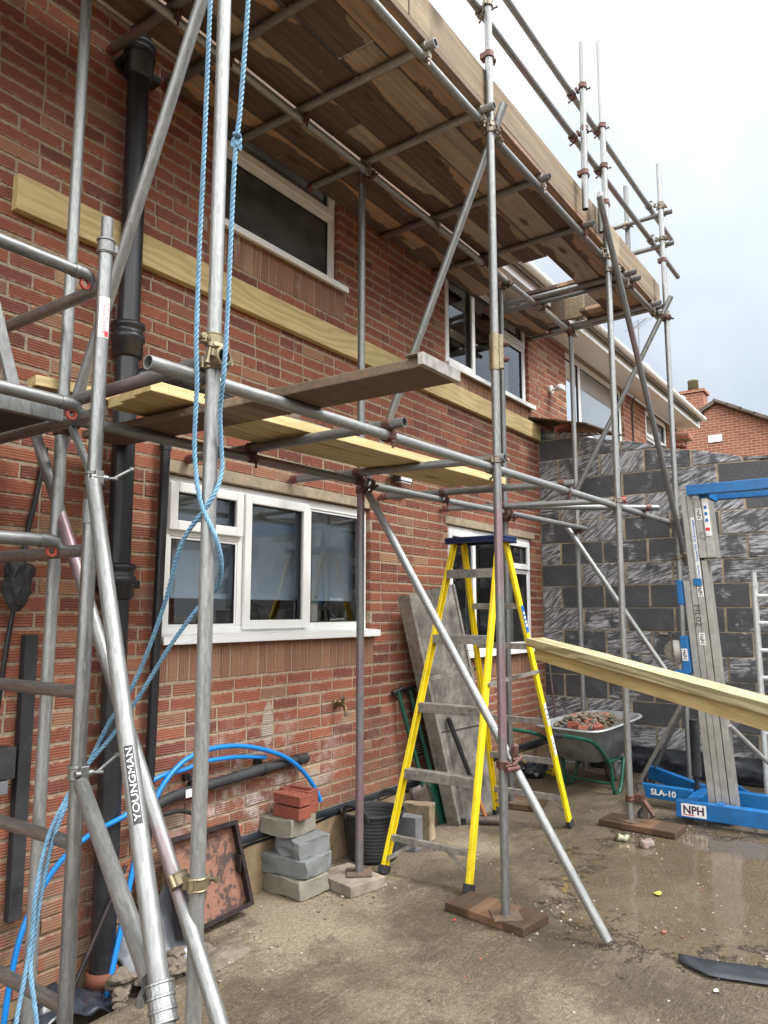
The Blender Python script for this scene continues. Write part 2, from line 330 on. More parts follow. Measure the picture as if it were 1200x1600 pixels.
def far_brick():
    t = NT('far_brick'); P = t.pos(); s = t.sepx(P)
    u = t.n('CombineXYZ', 0, X=t.math('ADD', s[0], s[1]), Y=s[2], Z=0.)
    b = t.t.nodes.new('ShaderNodeTexBrick'); t.t.links.new(u, b.inputs['Vector'])
    for k, x in (('Color1', (.20, .065, .040, 1)), ('Color2', (.28, .10, .058, 1)), ('Mortar', (.36, .27, .19, 1)), ('Scale', 1.), ('Mortar Size', .008), ('Brick Width', .225), ('Row Height', .075)): b.inputs[k].default_value = x
    n = t.noise(P, 1.3, 5)
    c = t.mix(t.math('MULTIPLY', t.ss(n, .45, .7), .35), b.outputs[0], (.19, .075, .05))
    return t.set(Base_Color=c, Roughness=.9, Normal=t.bump(b.outputs[1], -.3, .01))

MAT = {}
def mk():
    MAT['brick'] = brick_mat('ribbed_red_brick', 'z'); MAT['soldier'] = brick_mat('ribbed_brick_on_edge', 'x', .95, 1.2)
    MAT['mortar'] = mortar_mat()
    MAT['lintel'] = simple('concrete_lintel', (.34, .275, .195), .9, 0, .22, 18, .4)
    MAT['upvc'] = upvc_mat()
    MAT['glass'] = glass_mat('window_glass', (.93, .95, .96))
    t = NT('obscure_glass'); v = t.pos(); MAT['dark_glass'] = t.set(Base_Color=t.ramp(t.noise(t.scl(v, 3, 3, 5), 1, 2), [(.35, (.045, .050, .047)), (.7, (.11, .118, .112))]), Roughness=.22, Specular_IOR_Level=.8)
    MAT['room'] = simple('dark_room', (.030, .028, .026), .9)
    MAT['blind'] = simple('pale_blue_blind', (.56, .72, .88), .8, 0, .05, 3)
    MAT['curtain'] = simple('white_net_curtain', (.84, .87, .88), .8, 0, .05, 4)
    MAT['galv'] = galv('galvanised_tube', .285, .58, .5, .0, .35)
    MAT['galv_pink'] = galv('galvanised_tube_with_pink_paint', .22, .6, .6, .38, .3)
    MAT['galv_dark'] = galv('weathered_dark_tube', .185, .55, .8, .35, .25)
    MAT['bore'] = simple('tube_bore', (.06, .055, .05), .8)
    MAT['coupler'] = simple('zinc_coupler', (.22, .19, .15), .5, .6, .3, 60, .3)
    MAT['coupler_rust'] = simple('rusty_coupler', (.12, .06, .05), .6, .5, .3, 60, .4)
    MAT['coupler_brass'] = simple('yellow_passivated_coupler', (.23, .19, .12), .4, .6, .25, 50, .3)
    MAT['alu'] = galv('scratched_aluminium', .25, .85, .6, .0, .3)
    MAT['alu_pale'] = galv('pale_aluminium', .20, .55, .7, .0, .3)
    MAT['alu_white'] = galv('bright_aluminium', .55, .35, .3, .0, .1)
    MAT['cap_red'] = simple('red_plastic', (.38, .07, .05), .5)
    MAT['dull_red'] = simple('faded_red_paint', (.17, .055, .055), .6, .2, .3, 30)
    MAT['black'] = simple('black_plastic_pipe', (.016, .017, .020), .35, 0, .3, 9, 0, (.10, .10, .10), .45)
    MAT['rubber'] = simple('dusty_black_rubber', (.026, .027, .030), .7, 0, .5, 12, .3, (.16, .15, .135), .55)
    MAT['tyre'] = simple('muddy_tyre', (.07, .062, .052), .9, 0, .4, 18, .4)
    MAT['blue_pipe'] = simple('blue_water_pipe', (.008, .20, .60), .35, 0, .08)
    MAT['rope'] = simple('blue_rope', (.15, .30, .44), .7, 0, .2, 60)
    MAT['treated'] = timber('pressure_treated_timber', (.38, .285, .12), (.66, .53, .28))
    MAT['treated_pale'] = timber('pale_treated_timber', (.21, .175, .085), (.50, .44, .27), .40)
    MAT['board_under'] = board_mat('scaffold_board', (.135, .088, .068), (.43, .335, .26), (.48, .27, .145))
    MAT['board_grey'] = board_mat('grey_scaffold_board', (.20, .13, .085), (.35, .26, .185), (.33, .225, .145), .5)
    MAT['toe'] = board_mat('weathered_toe_board', (.16, .115, .07), (.33, .26, .175), (.29, .215, .13), .6)
    MAT['sole'] = board_mat('wet_sole_board', (.075, .042, .022), (.17, .095, .05), (.14, .08, .04), .6)
    MAT['steel'] = simple('rusty_steel_plate', (.17, .125, .09), .6, .4, .3, 30, .3)
    MAT['ground'] = ground_mat(); MAT['block'] = blockwork_mat()
    MAT['blockmortar'] = simple('block_mortar', (.33, .27, .195), .95, 0, .42, 7, .6)
    MAT['sheet'] = simple('black_polythene', (.020, .024, .032), .28, 0, .4, 8)
    MAT['greysheet'] = simple('grey_polythene', (.16, .17, .19), .3, 0, .25, 6)
    MAT['dpc'] = simple('damp_course_plastic', (.022, .027, .034), .45, 0, .3, 10)
    MAT['footing'] = simple('footing_concrete', (.24, .175, .105), .95, 0, .3, 9, .5)
    MAT['grp'] = simple('yellow_fibreglass', (.74, .565, .012), .42, 0, .16, 9, 0, (.46, .43, .33))
    MAT['navy'] = simple('blue_plastic_cap', (.006, .014, .070), .45, 0, .3, 12)
    MAT['tread'] = simple('worn_aluminium_tread', (.31, .295, .27), .5, .45, .3, 25, 0, (.52, .50, .46), .7)
    MAT['liftblue'] = simple('blue_enamel', (.006, .115, .33), .38, 0, .2, 12, 0, (.16, .15, .14))
    MAT['mast'] = simple('brushed_aluminium_mast', (.36, .355, .335), .42, .6, .14, 16)
    MAT['mastdark'] = simple('mast_groove', (.07, .07, .065), .6, .2)
    MAT['white'] = simple('white_sticker', (.75, .75, .74), .5, 0, .05)
    MAT['ink'] = simple('black_ink', (.015, .015, .018), .6); MAT['purple'] = simple('dark_purple_ink', (.05, .012, .05), .6)
    MAT['redink'] = simple('red_ink', (.60, .02, .04), .6); MAT['blueink'] = simple('blue_ink', (.01, .12, .42), .6)
    MAT['yellowink'] = simple('yellow_ink', (.42, .36, .06), .7)
    MAT['redbrick'] = simple('smooth_red_brick', (.22, .060, .036), .85, 0, .12, 30, .3)
    MAT['thermal'] = simple('grey_aerated_block', (.165, .175, .178), .95, 0, .14, 14, .5)
    MAT['thermal_beige'] = simple('beige_grey_block', (.21, .20, .16), .95, 0, .16, 14, .5)
    MAT['oldblock'] = simple('old_concrete_block', (.28, .225, .15), .95, 0, .3, 16, .7)
    MAT['slab'] = simple('concrete_slab', (.23, .195, .155), .95, 0, .25, 22, .6)
    MAT['deck'] = stained_panel(); MAT['rust'] = rust_mat(); MAT['blacksteel'] = simple('black_steel', (.022, .016, .016), .5, .3, .4, 20, .3)
    MAT['tray'] = simple('dull_galvanised_tray', (.30, .315, .32), .5, .35, .25, 9)
    MAT['green'] = simple('dark_green_paint', (.012, .075, .05), .4, 0, .3, 14)
    MAT['handle_wood'] = simple('orange_wood_handle', (.42, .16, .06), .55, 0, .15, 20)
    MAT['steelhead'] = simple('worn_steel_head', (.11, .09, .075), .55, .5, .3, 25, .3)
    MAT['roof'] = roof_mat(); MAT['farbrick'] = far_brick()
    MAT['rubble'] = simple('rubble_stone', (.135, .112, .085), .95, 0, .35, 20, .7)
    MAT['brickrubble'] = simple('broken_brick', (.24, .085, .052), .95, 0, .35, 20, .7)
    MAT['soil'] = simple('dug_soil', (.085, .064, .042), .98, 0, .4, 30, .9)
    MAT['terracotta'] = simple('terracotta_pipe', (.14, .045, .025), .8, 0, .2, 20)
    MAT['yellow'] = simple('yellow_plastic', (.62, .40, .02), .5); MAT['brass'] = simple('brass_tap', (.17, .125, .06), .45, .8, .3, 30)
    MAT['foil'] = simple('crushed_tin', (.30, .29, .20), .35, .8, .3, 30); MAT['paper'] = simple('torn_wrapper', (.22, .17, .15), .7, 0, .3, 20)
    MAT['teal'] = simple('turquoise_plastic', (.02, .32, .38), .4); MAT['terr'] = simple('far_roof_verge', (.12, .10, .085), .9)
    MAT['mosspot'] = simple('mossy_chimney_pot', (.14, .13, .07), .95, 0, .3)
    MAT['lamp'] = simple('lamp_lens', (.75, .78, .80), .2)
    t = NT('stone_chips'); i = t.isl()
    MAT['chips'] = t.set(Base_Color=t.ramp(i, [(0, (.08, .06, .045)), (.4, (.17, .145, .11)), (.75, (.30, .27, .22)), (.93, (.48, .45, .39)), (.98, (.25, .09, .055))]), Roughness=.9)
mk()

# ------------------------------------------------------------------ mesh builder
BASE = {}; WORLD = {}
class MB:
    def __init__(s): s.v = []; s.f = []; s.s = []
    def add(s, vs, fs, smooth=False):
        o = len(s.v); s.v += [tuple(v) for v in vs]; s.f += [tuple(i+o for i in f) for f in fs]
        s.s += [smooth]*len(fs) if isinstance(smooth, bool) else smooth
    def box(s, c, d, rot=None):
        c = Vector(c); h = [x/2 for x in d]; M = rot or Matrix.Identity(3)
        vs = [c + M @ Vector((sx*h[0], sy*h[1], sz*h[2])) for sx in (-1, 1) for sy in (-1, 1) for sz in (-1, 1)]
        s.add(vs, [(0,1,3,2),(4,6,7,5),(0,4,5,1),(2,3,7,6),(0,2,6,4),(1,5,7,3)]); return s
    def bb(s, x0, x1, y0, y1, z0, z1): return s.box(((x0+x1)/2, (y0+y1)/2, (z0+z1)/2), (abs(x1-x0), abs(y1-y0), abs(z1-z0)))
    def beam(s, p0, p1, w, h, up=(0,0,1)):
        p0, p1 = Vector(p0), Vector(p1); d = (p1-p0); L = d.length; d = d/L
        sd = Vector(up).cross(d).normalized(); u = d.cross(sd)
        M = Matrix((d, sd, u)).transposed(); return s.box((p0+p1)/2, (L, w, h), M)
    def frame(s, d):
        d = Vector(d).normalized(); a = Vector((0,0,1)) if abs(d.z) < .9 else Vector((1,0,0))
        u = a.cross(d).normalized(); return d, u, d.cross(u)
    def tube(s, p0, p1, r, n=18, r1=None, cap=True, hollow=0.):
        p0, p1 = Vector(p0), Vector(p1); d, u, w = s.frame(p1-p0); r1 = r if r1 is None else r1
        c = [(math.cos(2*math.pi*i/n), math.sin(2*math.pi*i/n)) for i in range(n)]
        a = [p0 + (u*x + w*y)*r for x, y in c]; b = [p1 + (u*x + w*y)*r1 for x, y in c]
        s.add(a+b, [(i, (i+1) % n, n+(i+1) % n, n+i) for i in range(n)], True)
        if hollow:
            ri = r-hollow
            for p, q, sg in ((p0, d, 1), (p1, -d, -1)):
                o = [p + (u*x + w*y)*r for x, y in c]; i_ = [p + (u*x + w*y)*ri for x, y in c]; k = [p + q*.09 + (u*x + w*y)*ri for x, y in c]
                fs = [((i, n+i, n+(i+1) % n, (i+1) % n)) for i in range(n)]
                s.add(o+i_, fs if sg > 0 else [f[::-1] for f in fs])
                fs = [((i, n+i, n+(i+1) % n, (i+1) % n)) for i in range(n)]
                s.add(i_+k, fs if sg > 0 else [f[::-1] for f in fs], True)
                s.add(k, [tuple(range(n))])
        elif cap:
            s.add(a, [tuple(range(n))[::-1]]); s.add(b, [tuple(range(n))])
        return s
    def sweep(s, pts, r, n=10, cap=True, closed=False, smooth=True, flat=1.0):
        pts = [Vector(p) for p in pts]; N = len(pts); rings = []; u = None
        for i, p in enumerate(pts):
            a = pts[(i-1) % N] if (closed or i > 0) else p; b = pts[(i+1) % N] if (closed or i < N-1) else p
            d = (b-a).normalized()
            if u is None: d, u, w = s.frame(d)
            u = (u - d*u.dot(d)).normalized(); w = d.cross(u); rr = r[i] if isinstance(r, (list, tuple)) else r
            rings.append([p + (u*math.cos(2*math.pi*k/n) + w*math.sin(2*math.pi*k/n)*flat)*rr for k in range(n)])
        vs = [v for q in rings for v in q]; fs = []
        for i in range(N if closed else N-1):
            j = (i+1) % N
            fs += [(i*n+k, i*n+(k+1) % n, j*n+(k+1) % n, j*n+k) for k in range(n)]
        s.add(vs, fs, smooth)
        if cap and not closed: s.add(rings[0], [tuple(range(n))[::-1]]); s.add(rings[-1], [tuple(range(n))])
        return s
    def lathe(s, prof, c, ax=(0,0,1), n=28, smooth=True, jig=None):
        c = Vector(c); d, u, w = s.frame(ax); N = len(prof)
        vs = [c + d*z + (u*math.cos(2*math.pi*k/n) + w*math.sin(2*math.pi*k/n))*r for r, z in prof for k in range(n)]
        if jig: vs = [jig(v) for v in vs]
        s.add(vs, [(i*n+k, i*n+(k+1) % n, (i+1)*n+(k+1) % n, (i+1)*n+k) for i in range(N-1) for k in range(n)], smooth); return s
    def ring(s, c, ax, ri, ro, h, n=20):
        return s.lathe([(ri, -h/2), (ro, -h/2), (ro, h/2), (ri, h/2), (ri, -h/2)], c, ax, n, False)
    def prism(s, poly, d):
        poly = [Vector(p) for p in poly]; d = Vector(d); n = len(poly); q = [p+d for p in poly]
        s.add(poly+q, [tuple(range(n))[::-1], tuple(range(n, 2*n))] + [(i, (i+1) % n, n+(i+1) % n, n+i) for i in range(n)]); return s
    def rock(s, c, r, seed=0, sq=(1,1,.7), sub=2, amp=.35):
        bm = bmesh.new(); bmesh.ops.create_icosphere(bm, subdivisions=sub, radius=1)
        o = Vector((seed*3.1, seed*7.7, seed*1.3)); vs = []
        for v in bm.verts:
            k = 1 + amp*noise.noise(v.co*1.3 + o)*1.6 + amp*.4*noise.noise(v.co*3.1 + o)
            vs.append(Vector(c) + Vector((v.co.x*sq[0], v.co.y*sq[1], v.co.z*sq[2]))*k*r)
        s.add(vs, [tuple(v.index for v in f.verts) for f in bm.faces]); bm.free(); return s
    def build(s, name, mat, parent=None, bevel=0., seg=2, origin=None):
        b = Vector(BASE.get(parent.name, (0,0,0))) if parent else Vector((0,0,0))
        o_ = Vector(origin) if origin is not None else (b if parent else Vector((0,0,0)))
        me = bpy.data.meshes.new(name); me.from_pydata([tuple(Vector(v)-o_) for v in s.v], [], s.f); me.update()
        me.polygons.foreach_set('use_smooth', s.s)
        bm = bmesh.new(); bm.from_mesh(me); bmesh.ops.recalc_face_normals(bm, faces=bm.faces); bm.to_mesh(me); bm.free()
        me.materials.append(MAT[mat] if isinstance(mat, str) else mat)
        ob = bpy.data.objects.new(name, me); COL.objects.link(ob)
        if parent and parent.name in WORLD: ob.parent = parent; ob.matrix_parent_inverse = WORLD[parent.name].inverted(); ob.location = o_
        elif parent: ob.parent = parent; ob.location = o_ - b
        else: ob.location = o_
        BASE[ob.name] = tuple(o_)
        if bevel:
            md = ob.modifiers.new('bevel', 'BEVEL'); md.width = bevel; md.segments = seg; md.limit_method = 'ANGLE'; md.angle_limit = R(50)
        return ob
def tube_obj(name, p0, p1, r, mat, par, hollow=0.):
    p0, p1 = Vector(p0), Vector(p1); d = p1-p0; mb = MB(); mb.tube((0,0,0), (0,0,d.length), r, 20, hollow=hollow)
    o = mb.build(name, mat, None); M = Matrix.Translation(p0) @ d.to_track_quat('Z', 'Y').to_matrix().to_4x4()
    o.parent = par; b = Vector(BASE[par.name]); o.matrix_basis = Matrix.Translation(-b) @ M; WORLD[o.name] = M; BASE[o.name] = tuple(p0); return o
def tag(o, label, cat, group=None, kind=None):
    if label: o['label'] = label
    if cat: o['category'] = cat
    if group: o['group'] = group
    if kind: o['kind'] = kind
    return o
def thing(name, loc, label, cat, group=None):
    o = bpy.data.objects.new(name, None); o.empty_display_size = .1; COL.objects.link(o); o.location = loc
    BASE[o.name] = tuple(loc); return tag(o, label, cat, group)
def text(body, name, o, xd, yd, h, mat, parent, bold=0., depth=.0008, lift=.0, width=None):
    cu = bpy.data.curves.new('t', 'FONT'); cu.body = body; cu.size = 1; cu.extrude = 0; cu.offset = bold; cu.align_x = 'CENTER'; cu.align_y = 'CENTER'
    ob = bpy.data.objects.new('t', cu); COL.objects.link(ob); bpy.context.view_layer.update()
    me = bpy.data.meshes.new_from_object(ob.evaluated_get(bpy.context.evaluated_depsgraph_get())); bpy.data.objects.remove(ob)
    xs = [v.co.x for v in me.vertices]; ys = [v.co.y for v in me.vertices]
    k = h/(max(ys)-min(ys)); kx = k if width is None else width/(max(xs)-min(xs)); cx, cy = (max(xs)+min(xs))/2, (max(ys)+min(ys))/2
    xd, yd = Vector(xd).normalized(), Vector(yd).normalized(); zd = xd.cross(yd); o = Vector(o)
    mb = MB(); mb.add([o + xd*(v.co.x-cx)*kx + yd*(v.co.y-cy)*k + zd*lift for v in me.vertices], [tuple(p.vertices) for p in me.polygons])
    ob = mb.build(name, mat, parent); bpy.data.meshes.remove(me); return ob
def catmull(pts, step=.01):
    P = [Vector(p) for p in pts]; P = [P[0]*2-P[1]] + P + [P[-1]*2-P[-2]]; out = []
    for i in range(1, len(P)-2):
        L = (P[i+1]-P[i]).length; n = max(2, int(L/step))
        for k in range(n):
            t = k/n; a, b, c, d = P[i-1:i+3]
            out.append(.5*((2*b) + (c-a)*t + (2*a-5*b+4*c-d)*t*t + (3*b-a-3*c+d)*t**3))
    out.append(P[-2]); return out

def gh(x, y):     # ground height: falls gently away from the block wall, dug out beside the soil pipe
    k = min(1, max(0, (x-4.6)/2.8)); k = k*k*(3-2*k)*.085
    if y > -.52:
        a = min(1, max(0, (2.72-x)/.14)); b = min(1, max(0, (y+.50)/.1)); k -= .13*a*b*(x > -3)
    return k

# ================================================================== SETTING
def build_ground():
    def coords(lo, hi, st, far):
        c = [];
        f = far
        while f > 8: c.append(lo-f); f /= 2.5
        n = int(round((hi-lo)/st)); c += [lo + i*st for i in range(n+1)]
        f2 = []; f = far
        while f > 8: f2.append(hi+f); f /= 2.5
        return c + f2[::-1]
    X = coords(-1.0, 9.0, .05, 700.); Y = coords(-5.0, .15, .05, 700.)
    mb = MB(); vs = []
    for y in Y:
        for x in X:
            z = gh(x, y)
            if -1 < x < 9 and -5 < y < .2:
                z += .006*noise.noise(Vector((x*1.7, y*1.7, 0))) + .003*noise.noise(Vector((x*7, y*7, 3)))
                if x < 2.75 and y > -.5: z += .03*noise.noise(Vector((x*9, y*9, 1)))
            vs.append((x, y, z))
    n = len(X); mb.add(vs, [(j*n+i, j*n+i+1, (j+1)*n+i+1, (j+1)*n+i) for j in range(len(Y)-1) for i in range(n-1)], True)
    tag(mb.build('ground', 'ground'), 'wet brown concrete yard with a puddle and scraped dry patches', 'ground', kind='structure')
build_ground()

# ================================================================== HOUSE
ROW, Z0 = .075, .333
def brick_panel(mb, x0, x1, z0, z1, holes, seed=0, headers=.06):
    rr = random.Random(seed); n = int(round((z1-z0)/ROW))
    for k in range(n):
        a, b = z0+k*ROW, z0+(k+1)*ROW-.0135; zc = (a+b)/2
        iv = [(x0, x1)]
        for hx0, hx1, hz0, hz1 in holes:
            if hz0 < zc < hz1:
                nv = []
                for p, q in iv:
                    if hx1 <= p or hx0 >= q: nv.append((p, q)); continue
                    if hx0 > p: nv.append((p, hx0))
                    if hx1 < q: nv.append((hx1, q))
                iv = nv
        x = x0 - .2 + (k % 2)*.1125 + rr.uniform(-.008, .008)
        while x < x1:
            L = .225 if rr.random() > headers else .1125
            for p, q in iv:
                u, v = max(x, p), min(x+L-.0125, q)
                if v-u > .03: brick(mb, u, v, a, b, rr)
            x += L
def brick(mb, u, v, a, b, rr, ch=.003, dep=.1):
    j = lambda s=.0026: rr.uniform(-s, s)
    y = -abs(j(.002)); A, B, U, V = a+j(), b+j(), u+j(), v+j()
    f = [(U+ch, y, A+ch), (V-ch, y+j(.001), A+ch), (V-ch, y+j(.001), B-ch), (U+ch, y, B-ch)]
    m_ = [(U, y+ch, A), (V, y+ch, A), (V, y+ch, B), (U, y+ch, B)]; bk = [(p[0], dep, p[2]) for p in m_]
    mb.add(f+m_+bk, [(0,1,2,3),(0,4,5,1),(1,5,6,2),(2,6,7,3),(3,7,4,0),(4,8,9,5),(5,9,10,6),(6,10,11,7),(7,11,8,4)])
def soldier_panel(mb, x0, x1, z0, z1, rr):
    x = x0
    while x < x1-.03:
        brick(mb, x, min(x+.0675, x1), z0, z1-.004, rr); x += .075
def wall_slab(mb, x0, x1, z0, z1, holes, y0=.0038, y1=.27):
    holes = [(h[0]-.003, h[1]+.003, h[2]-.003, h[3]+.003) for h in holes]
    xs = sorted({x0, x1, *[h[0] for h in holes], *[h[1] for h in holes]}); zs = sorted({z0, z1, *[h[2] for h in holes], *[h[3] for h in holes]})
    for i in range(len(xs)-1):
        run = None
        for k in range(len(zs)-1):
            xc, zc = (xs[i]+xs[i+1])/2, (zs[k]+zs[k+1])/2
            hole = any(h[0] < xc < h[1] and h[2] < zc < h[3] for h in holes)
            if not hole: run = (run[0], zs[k+1]) if run else (zs[k], zs[k+1])
            if run and (hole or k == len(zs)-2):
                mb.bb(xs[i], xs[i+1], y0, y1, run[0], run[1]); run = None
KZ0 = Z0+15*ROW      # kitchen opening foot 1.458
H_K = (2.60, 4.46, KZ0, Z0+27*ROW); H_D = (5.58, 7.31, Z0+12*ROW, Z0+27*ROW)
H_U1 = (2.86, 4.06, Z0+48*ROW, Z0+59*ROW); H_U2 = (5.57, 7.33, Z0+46*ROW, Z0+59*ROW)
HX1 = 7.60
house = thing('house', (4.0, .2, 0), 'red brick house wall with white windows standing behind the scaffold', 'house')
def win_holes(h): return h
def build_house():
    holes = [H_K, H_D, H_U1, H_U2]
    sold = [(H_K[0]-.02, H_K[1]+.04, H_K[2]-3*ROW, H_K[2]), (H_D[0]-.02, H_D[1]+.05, H_D[2]-3*ROW, H_D[2]), (H_U1[0]-.03, H_U1[1]+.08, H_U1[2]-3*ROW, H_U1[2]), (H_U2[0]-.03, H_U2[1]+.08, H_U2[2]-3*ROW, H_U2[2])]
    lint = [(H_K[0]-.0, H_K[1]-.02, H_K[3], H_K[3]+ROW), (H_D[0]-.04, H_D[1]+.06, H_D[3], H_D[3]+ROW)]
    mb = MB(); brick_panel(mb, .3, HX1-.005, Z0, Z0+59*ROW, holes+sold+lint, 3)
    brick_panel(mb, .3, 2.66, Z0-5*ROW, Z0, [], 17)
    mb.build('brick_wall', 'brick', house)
    mb = MB(); wall_slab(mb, -2.0, HX1, Z0-.02, Z0+59*ROW+.02, holes); mb.build('mortar_backing', 'mortar', house)
    rr = random.Random(5)
    for s_ in sold:
        mb = MB(); soldier_panel(mb, *s_, rr); mb.build('brick_sill_course', 'soldier', house)
    for l in lint:
        mb = MB(); mb.bb(l[0], l[1], -.006, .004, l[2]+.002, l[3]-.004); mb.build('lintel', 'lintel', house, .004)
    # footing, damp course
    mb = MB(); mb.bb(2.66, HX1, -.035, .27, -.3, Z0-.045); mb.bb(-2, 2.658, .009, .27, -.3, Z0-.022); mb.build('footing', 'footing', house)
    mb = MB(); n = 160; top, bot, bk = [], [], []
    for i in range(n+1):
        x = 2.72 + (HX1-.02-2.72)*i/n; w = noise.noise(Vector((x*2.3, 0, 0)))
        top.append((x, -.012, Z0-.004)); bot.append((x, -.041-.008*w, Z0-.060-.02*noise.noise(Vector((x*3.1, 5, 0)))))
        bk.append((x, -.008, Z0-.05))
    mb.add(top+bot+bk, [(i, i+1, n+2+i, n+1+i) for i in range(n)] + [(n+1+i, n+2+i, 2*n+3+i, 2*n+2+i) for i in range(n)], True)
    mb.build('damp_course', 'dpc', house)
    # gable return, roof, eaves
    mb = MB(); mb.bb(-2.02, -1.75, .28, 7.5, -.3, 4.78); mb.build('gable_wall', 'farbrick', house)
    mb = MB(); mb.prism([(-2.1, -.42, 4.93), (-2.1, 3.8, 7.5), (-2.1, 8., 4.93), (-2.1, 8., 4.83), (-2.1, 3.8, 7.38), (-2.1, -.42, 4.83)], (HX1+2.1, 0, 0)); mb.build('roof', 'roof', house)
    eaves(house, -2.1, HX1-.003)
def eaves(par, x0, x1):
    mb = MB(); mb.bb(x0, x1, -.345, -.002, Z0+59*ROW+.022, Z0+59*ROW+.034); mb.build('soffit', 'upvc', par)
    mb = MB(); mb.bb(x0, x1, -.365, -.347, Z0+59*ROW+.002, 4.935); mb.build('fascia', 'upvc', par)
    mb = MB(); n = 12; r = .056; zc = 4.925; yc = -.43
    for rr_, rev in ((r, 0), (r-.004, 1)):
        vs = [(x, yc - math.cos(math.pi*k/n)*rr_, zc - math.sin(math.pi*k/n)*rr_) for x in (x0, x1) for k in range(n+1)]
        mb.add(vs, [(k, k+1, n+2+k, n+1+k) for k in range(n)], True)
    mb.bb(x1-.004, x1, yc-r, yc+r, zc-.01, zc+.002)
    g = mb.build('gutter', 'upvc', par)
    x = x0+.7
    while x < x1:
        mb = MB(); mb.lathe([(r+.001, -.03), (r+.006, -.03), (r+.006, .03), (r+.001, .03)], (x, yc, zc), (1,0,0), 24); x += 1.9
        mb.build('gutter_bracket', 'upvc', g)
def window(par, hole, lights, yf=.035, room='room', sill=True, blind=None, glass='glass', trans=None, opener=(), tall_open=()):
    """lights = list of x positions; trans[i] = transom height of light i or None"""
    x0, x1, z0, z1 = hole; f = .058; x0 += .006; x1 -= .006; z0 += .004; z1 -= .004; y0, y1 = yf, yf+.06
    mb = MB()
    mb.bb(x0, x0+f, y0, y1, z0, z1); mb.bb(x1-f, x1, y0, y1, z0, z1); mb.bb(x0+f, x1-f, y0, y1, z0, z0+f); mb.bb(x0+f, x1-f, y0, y1, z1-f, z1)
    xs = [x0] + list(lights) + [x1]
    for x in lights: mb.bb(x-.030, x+.030, y0+.002, y1, z0+f, z1-f)
    cells = []
    for i in range(len(xs)-1):
        a = xs[i] + (f if i == 0 else .030); b = xs[i+1] - (f if i == len(xs)-2 else .030); t = trans[i] if trans else None
        if t: mb.bb(a, b, y0+.002, y1, t-.026, t+.026); cells += [(a, b, z0+f, t-.026, i, 0), (a, b, t+.026, z1-f, i, 1)]
        else: cells.append((a, b, z0+f, z1-f, i, 0))
    w = mb.build('window', 'upvc', par, .004)
    for a, b, c, d, i, k in cells:
        key = (i, k); fr = .012
        if key in opener:
            mb = MB(); e = .022; g = .056; A, B, C_, D = a-e, b+e, c-e, d+e; ya, yb = y0-.022, y0+.0
            mb.bb(A, A+g, ya, yb, C_, D); mb.bb(B-g, B, ya, yb, C_, D); mb.bb(A+g, B-g, ya, yb, C_, C_+g); mb.bb(A+g, B-g, ya, yb, D-g, D)
            mb.build('opening_sash', 'upvc', w, .006); a, b, c, d = A+g, B-g, C_+g, D-g; fr = 0
        else:
            mb = MB(); g = .016; ya, yb = y0+.008, y0+.03
            mb.bb(a, a+g, ya, yb, c, d); mb.bb(b-g, b, ya, yb, c, d); mb.bb(a+g, b-g, ya, yb, c, c+g); mb.bb(a+g, b-g, ya, yb, d-g, d)
            mb.build('glazing_bead', 'upvc', w, .003); a, b, c, d = a+g, b-g, c+g, d-g
        mb = MB(); q_ = .005; ya, yb = y0+.006, y0+.019
        mb.bb(a, a+q_, ya, yb, c, d); mb.bb(b-q_, b, ya, yb, c, d); mb.bb(a+q_, b-q_, ya, yb, c, c+q_); mb.bb(a+q_, b-q_, ya, yb, d-q_, d); mb.build('gasket', 'ink', w)
        mb = MB(); mb.add([(a-.004, y0+.02, c-.004), (b+.004, y0+.02, c-.004), (b+.004, y0+.02, d+.004), (a-.004, y0+.02, d+.004)], [(0,1,2,3)]); mb.build('pane', glass, w)
    if sill:
        mb = MB(); mb.prism([(x0-.03, -.055, z0-.012), (x0-.03, -.055, z0+.012), (x0-.03, y0-.004, z0+.022), (x0-.03, y0-.004, z0-.012)], (x1-x0+.09, 0, 0)); mb.bb(x0-.03, x1+.06, -.057, -.045, z0-.032, z0-.008); mb.build('window_sill', 'upvc', w, .002)
    # room behind the glass
    mb = MB(); ra, rb, za, zb, ya, yb = x0-.3, x1+.3, z0-.3, z1+.1, .275, 2.2
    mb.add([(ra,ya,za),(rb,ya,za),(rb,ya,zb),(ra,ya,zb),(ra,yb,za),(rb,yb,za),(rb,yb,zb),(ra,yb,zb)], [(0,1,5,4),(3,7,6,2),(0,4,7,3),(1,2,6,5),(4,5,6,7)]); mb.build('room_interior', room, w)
    if blind:
        za, mat = blind
        mb = MB(); mb.bb(x0+.02, x1-.02, y1+.05, y1+.054, za, z1-.01)
        mb.bb(x0+.02, x1-.02, y1+.044, y1+.06, za-.02, za); mb.build('blind', mat, w)
    return w
build_house()
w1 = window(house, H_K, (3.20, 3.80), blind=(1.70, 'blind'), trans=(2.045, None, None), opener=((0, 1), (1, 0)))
mb = MB(); mb.lathe([(.0,0),(.045,0),(.048,.01),(.045,.17),(.03,.19)], (4.02, .19, 1.48)); mb.build('bottle', 'white', w1)
mb = MB(); mb.lathe([(.046,0),(.048,.05),(.0,.055)], (4.02, .19, 1.66)); mb.build('bottle_cap', 'teal', w1)
mb = MB(); mb.bb(2.64, 4.42, .12, .26, 1.455, 1.475); mb.build('inner_sill', 'white', w1)
mb = MB(); mb.bb(2.7, 4.4, 1.2, 1.25, 1.4, 1.62); mb.bb(3.3, 3.7, .9, 1.1, 1.4, 1.66); mb.build('kitchen_worktop', 'oldblock', w1)
window(house, H_U1, (), glass='dark_glass', trans=(4.46,), opener=((0, 1),))
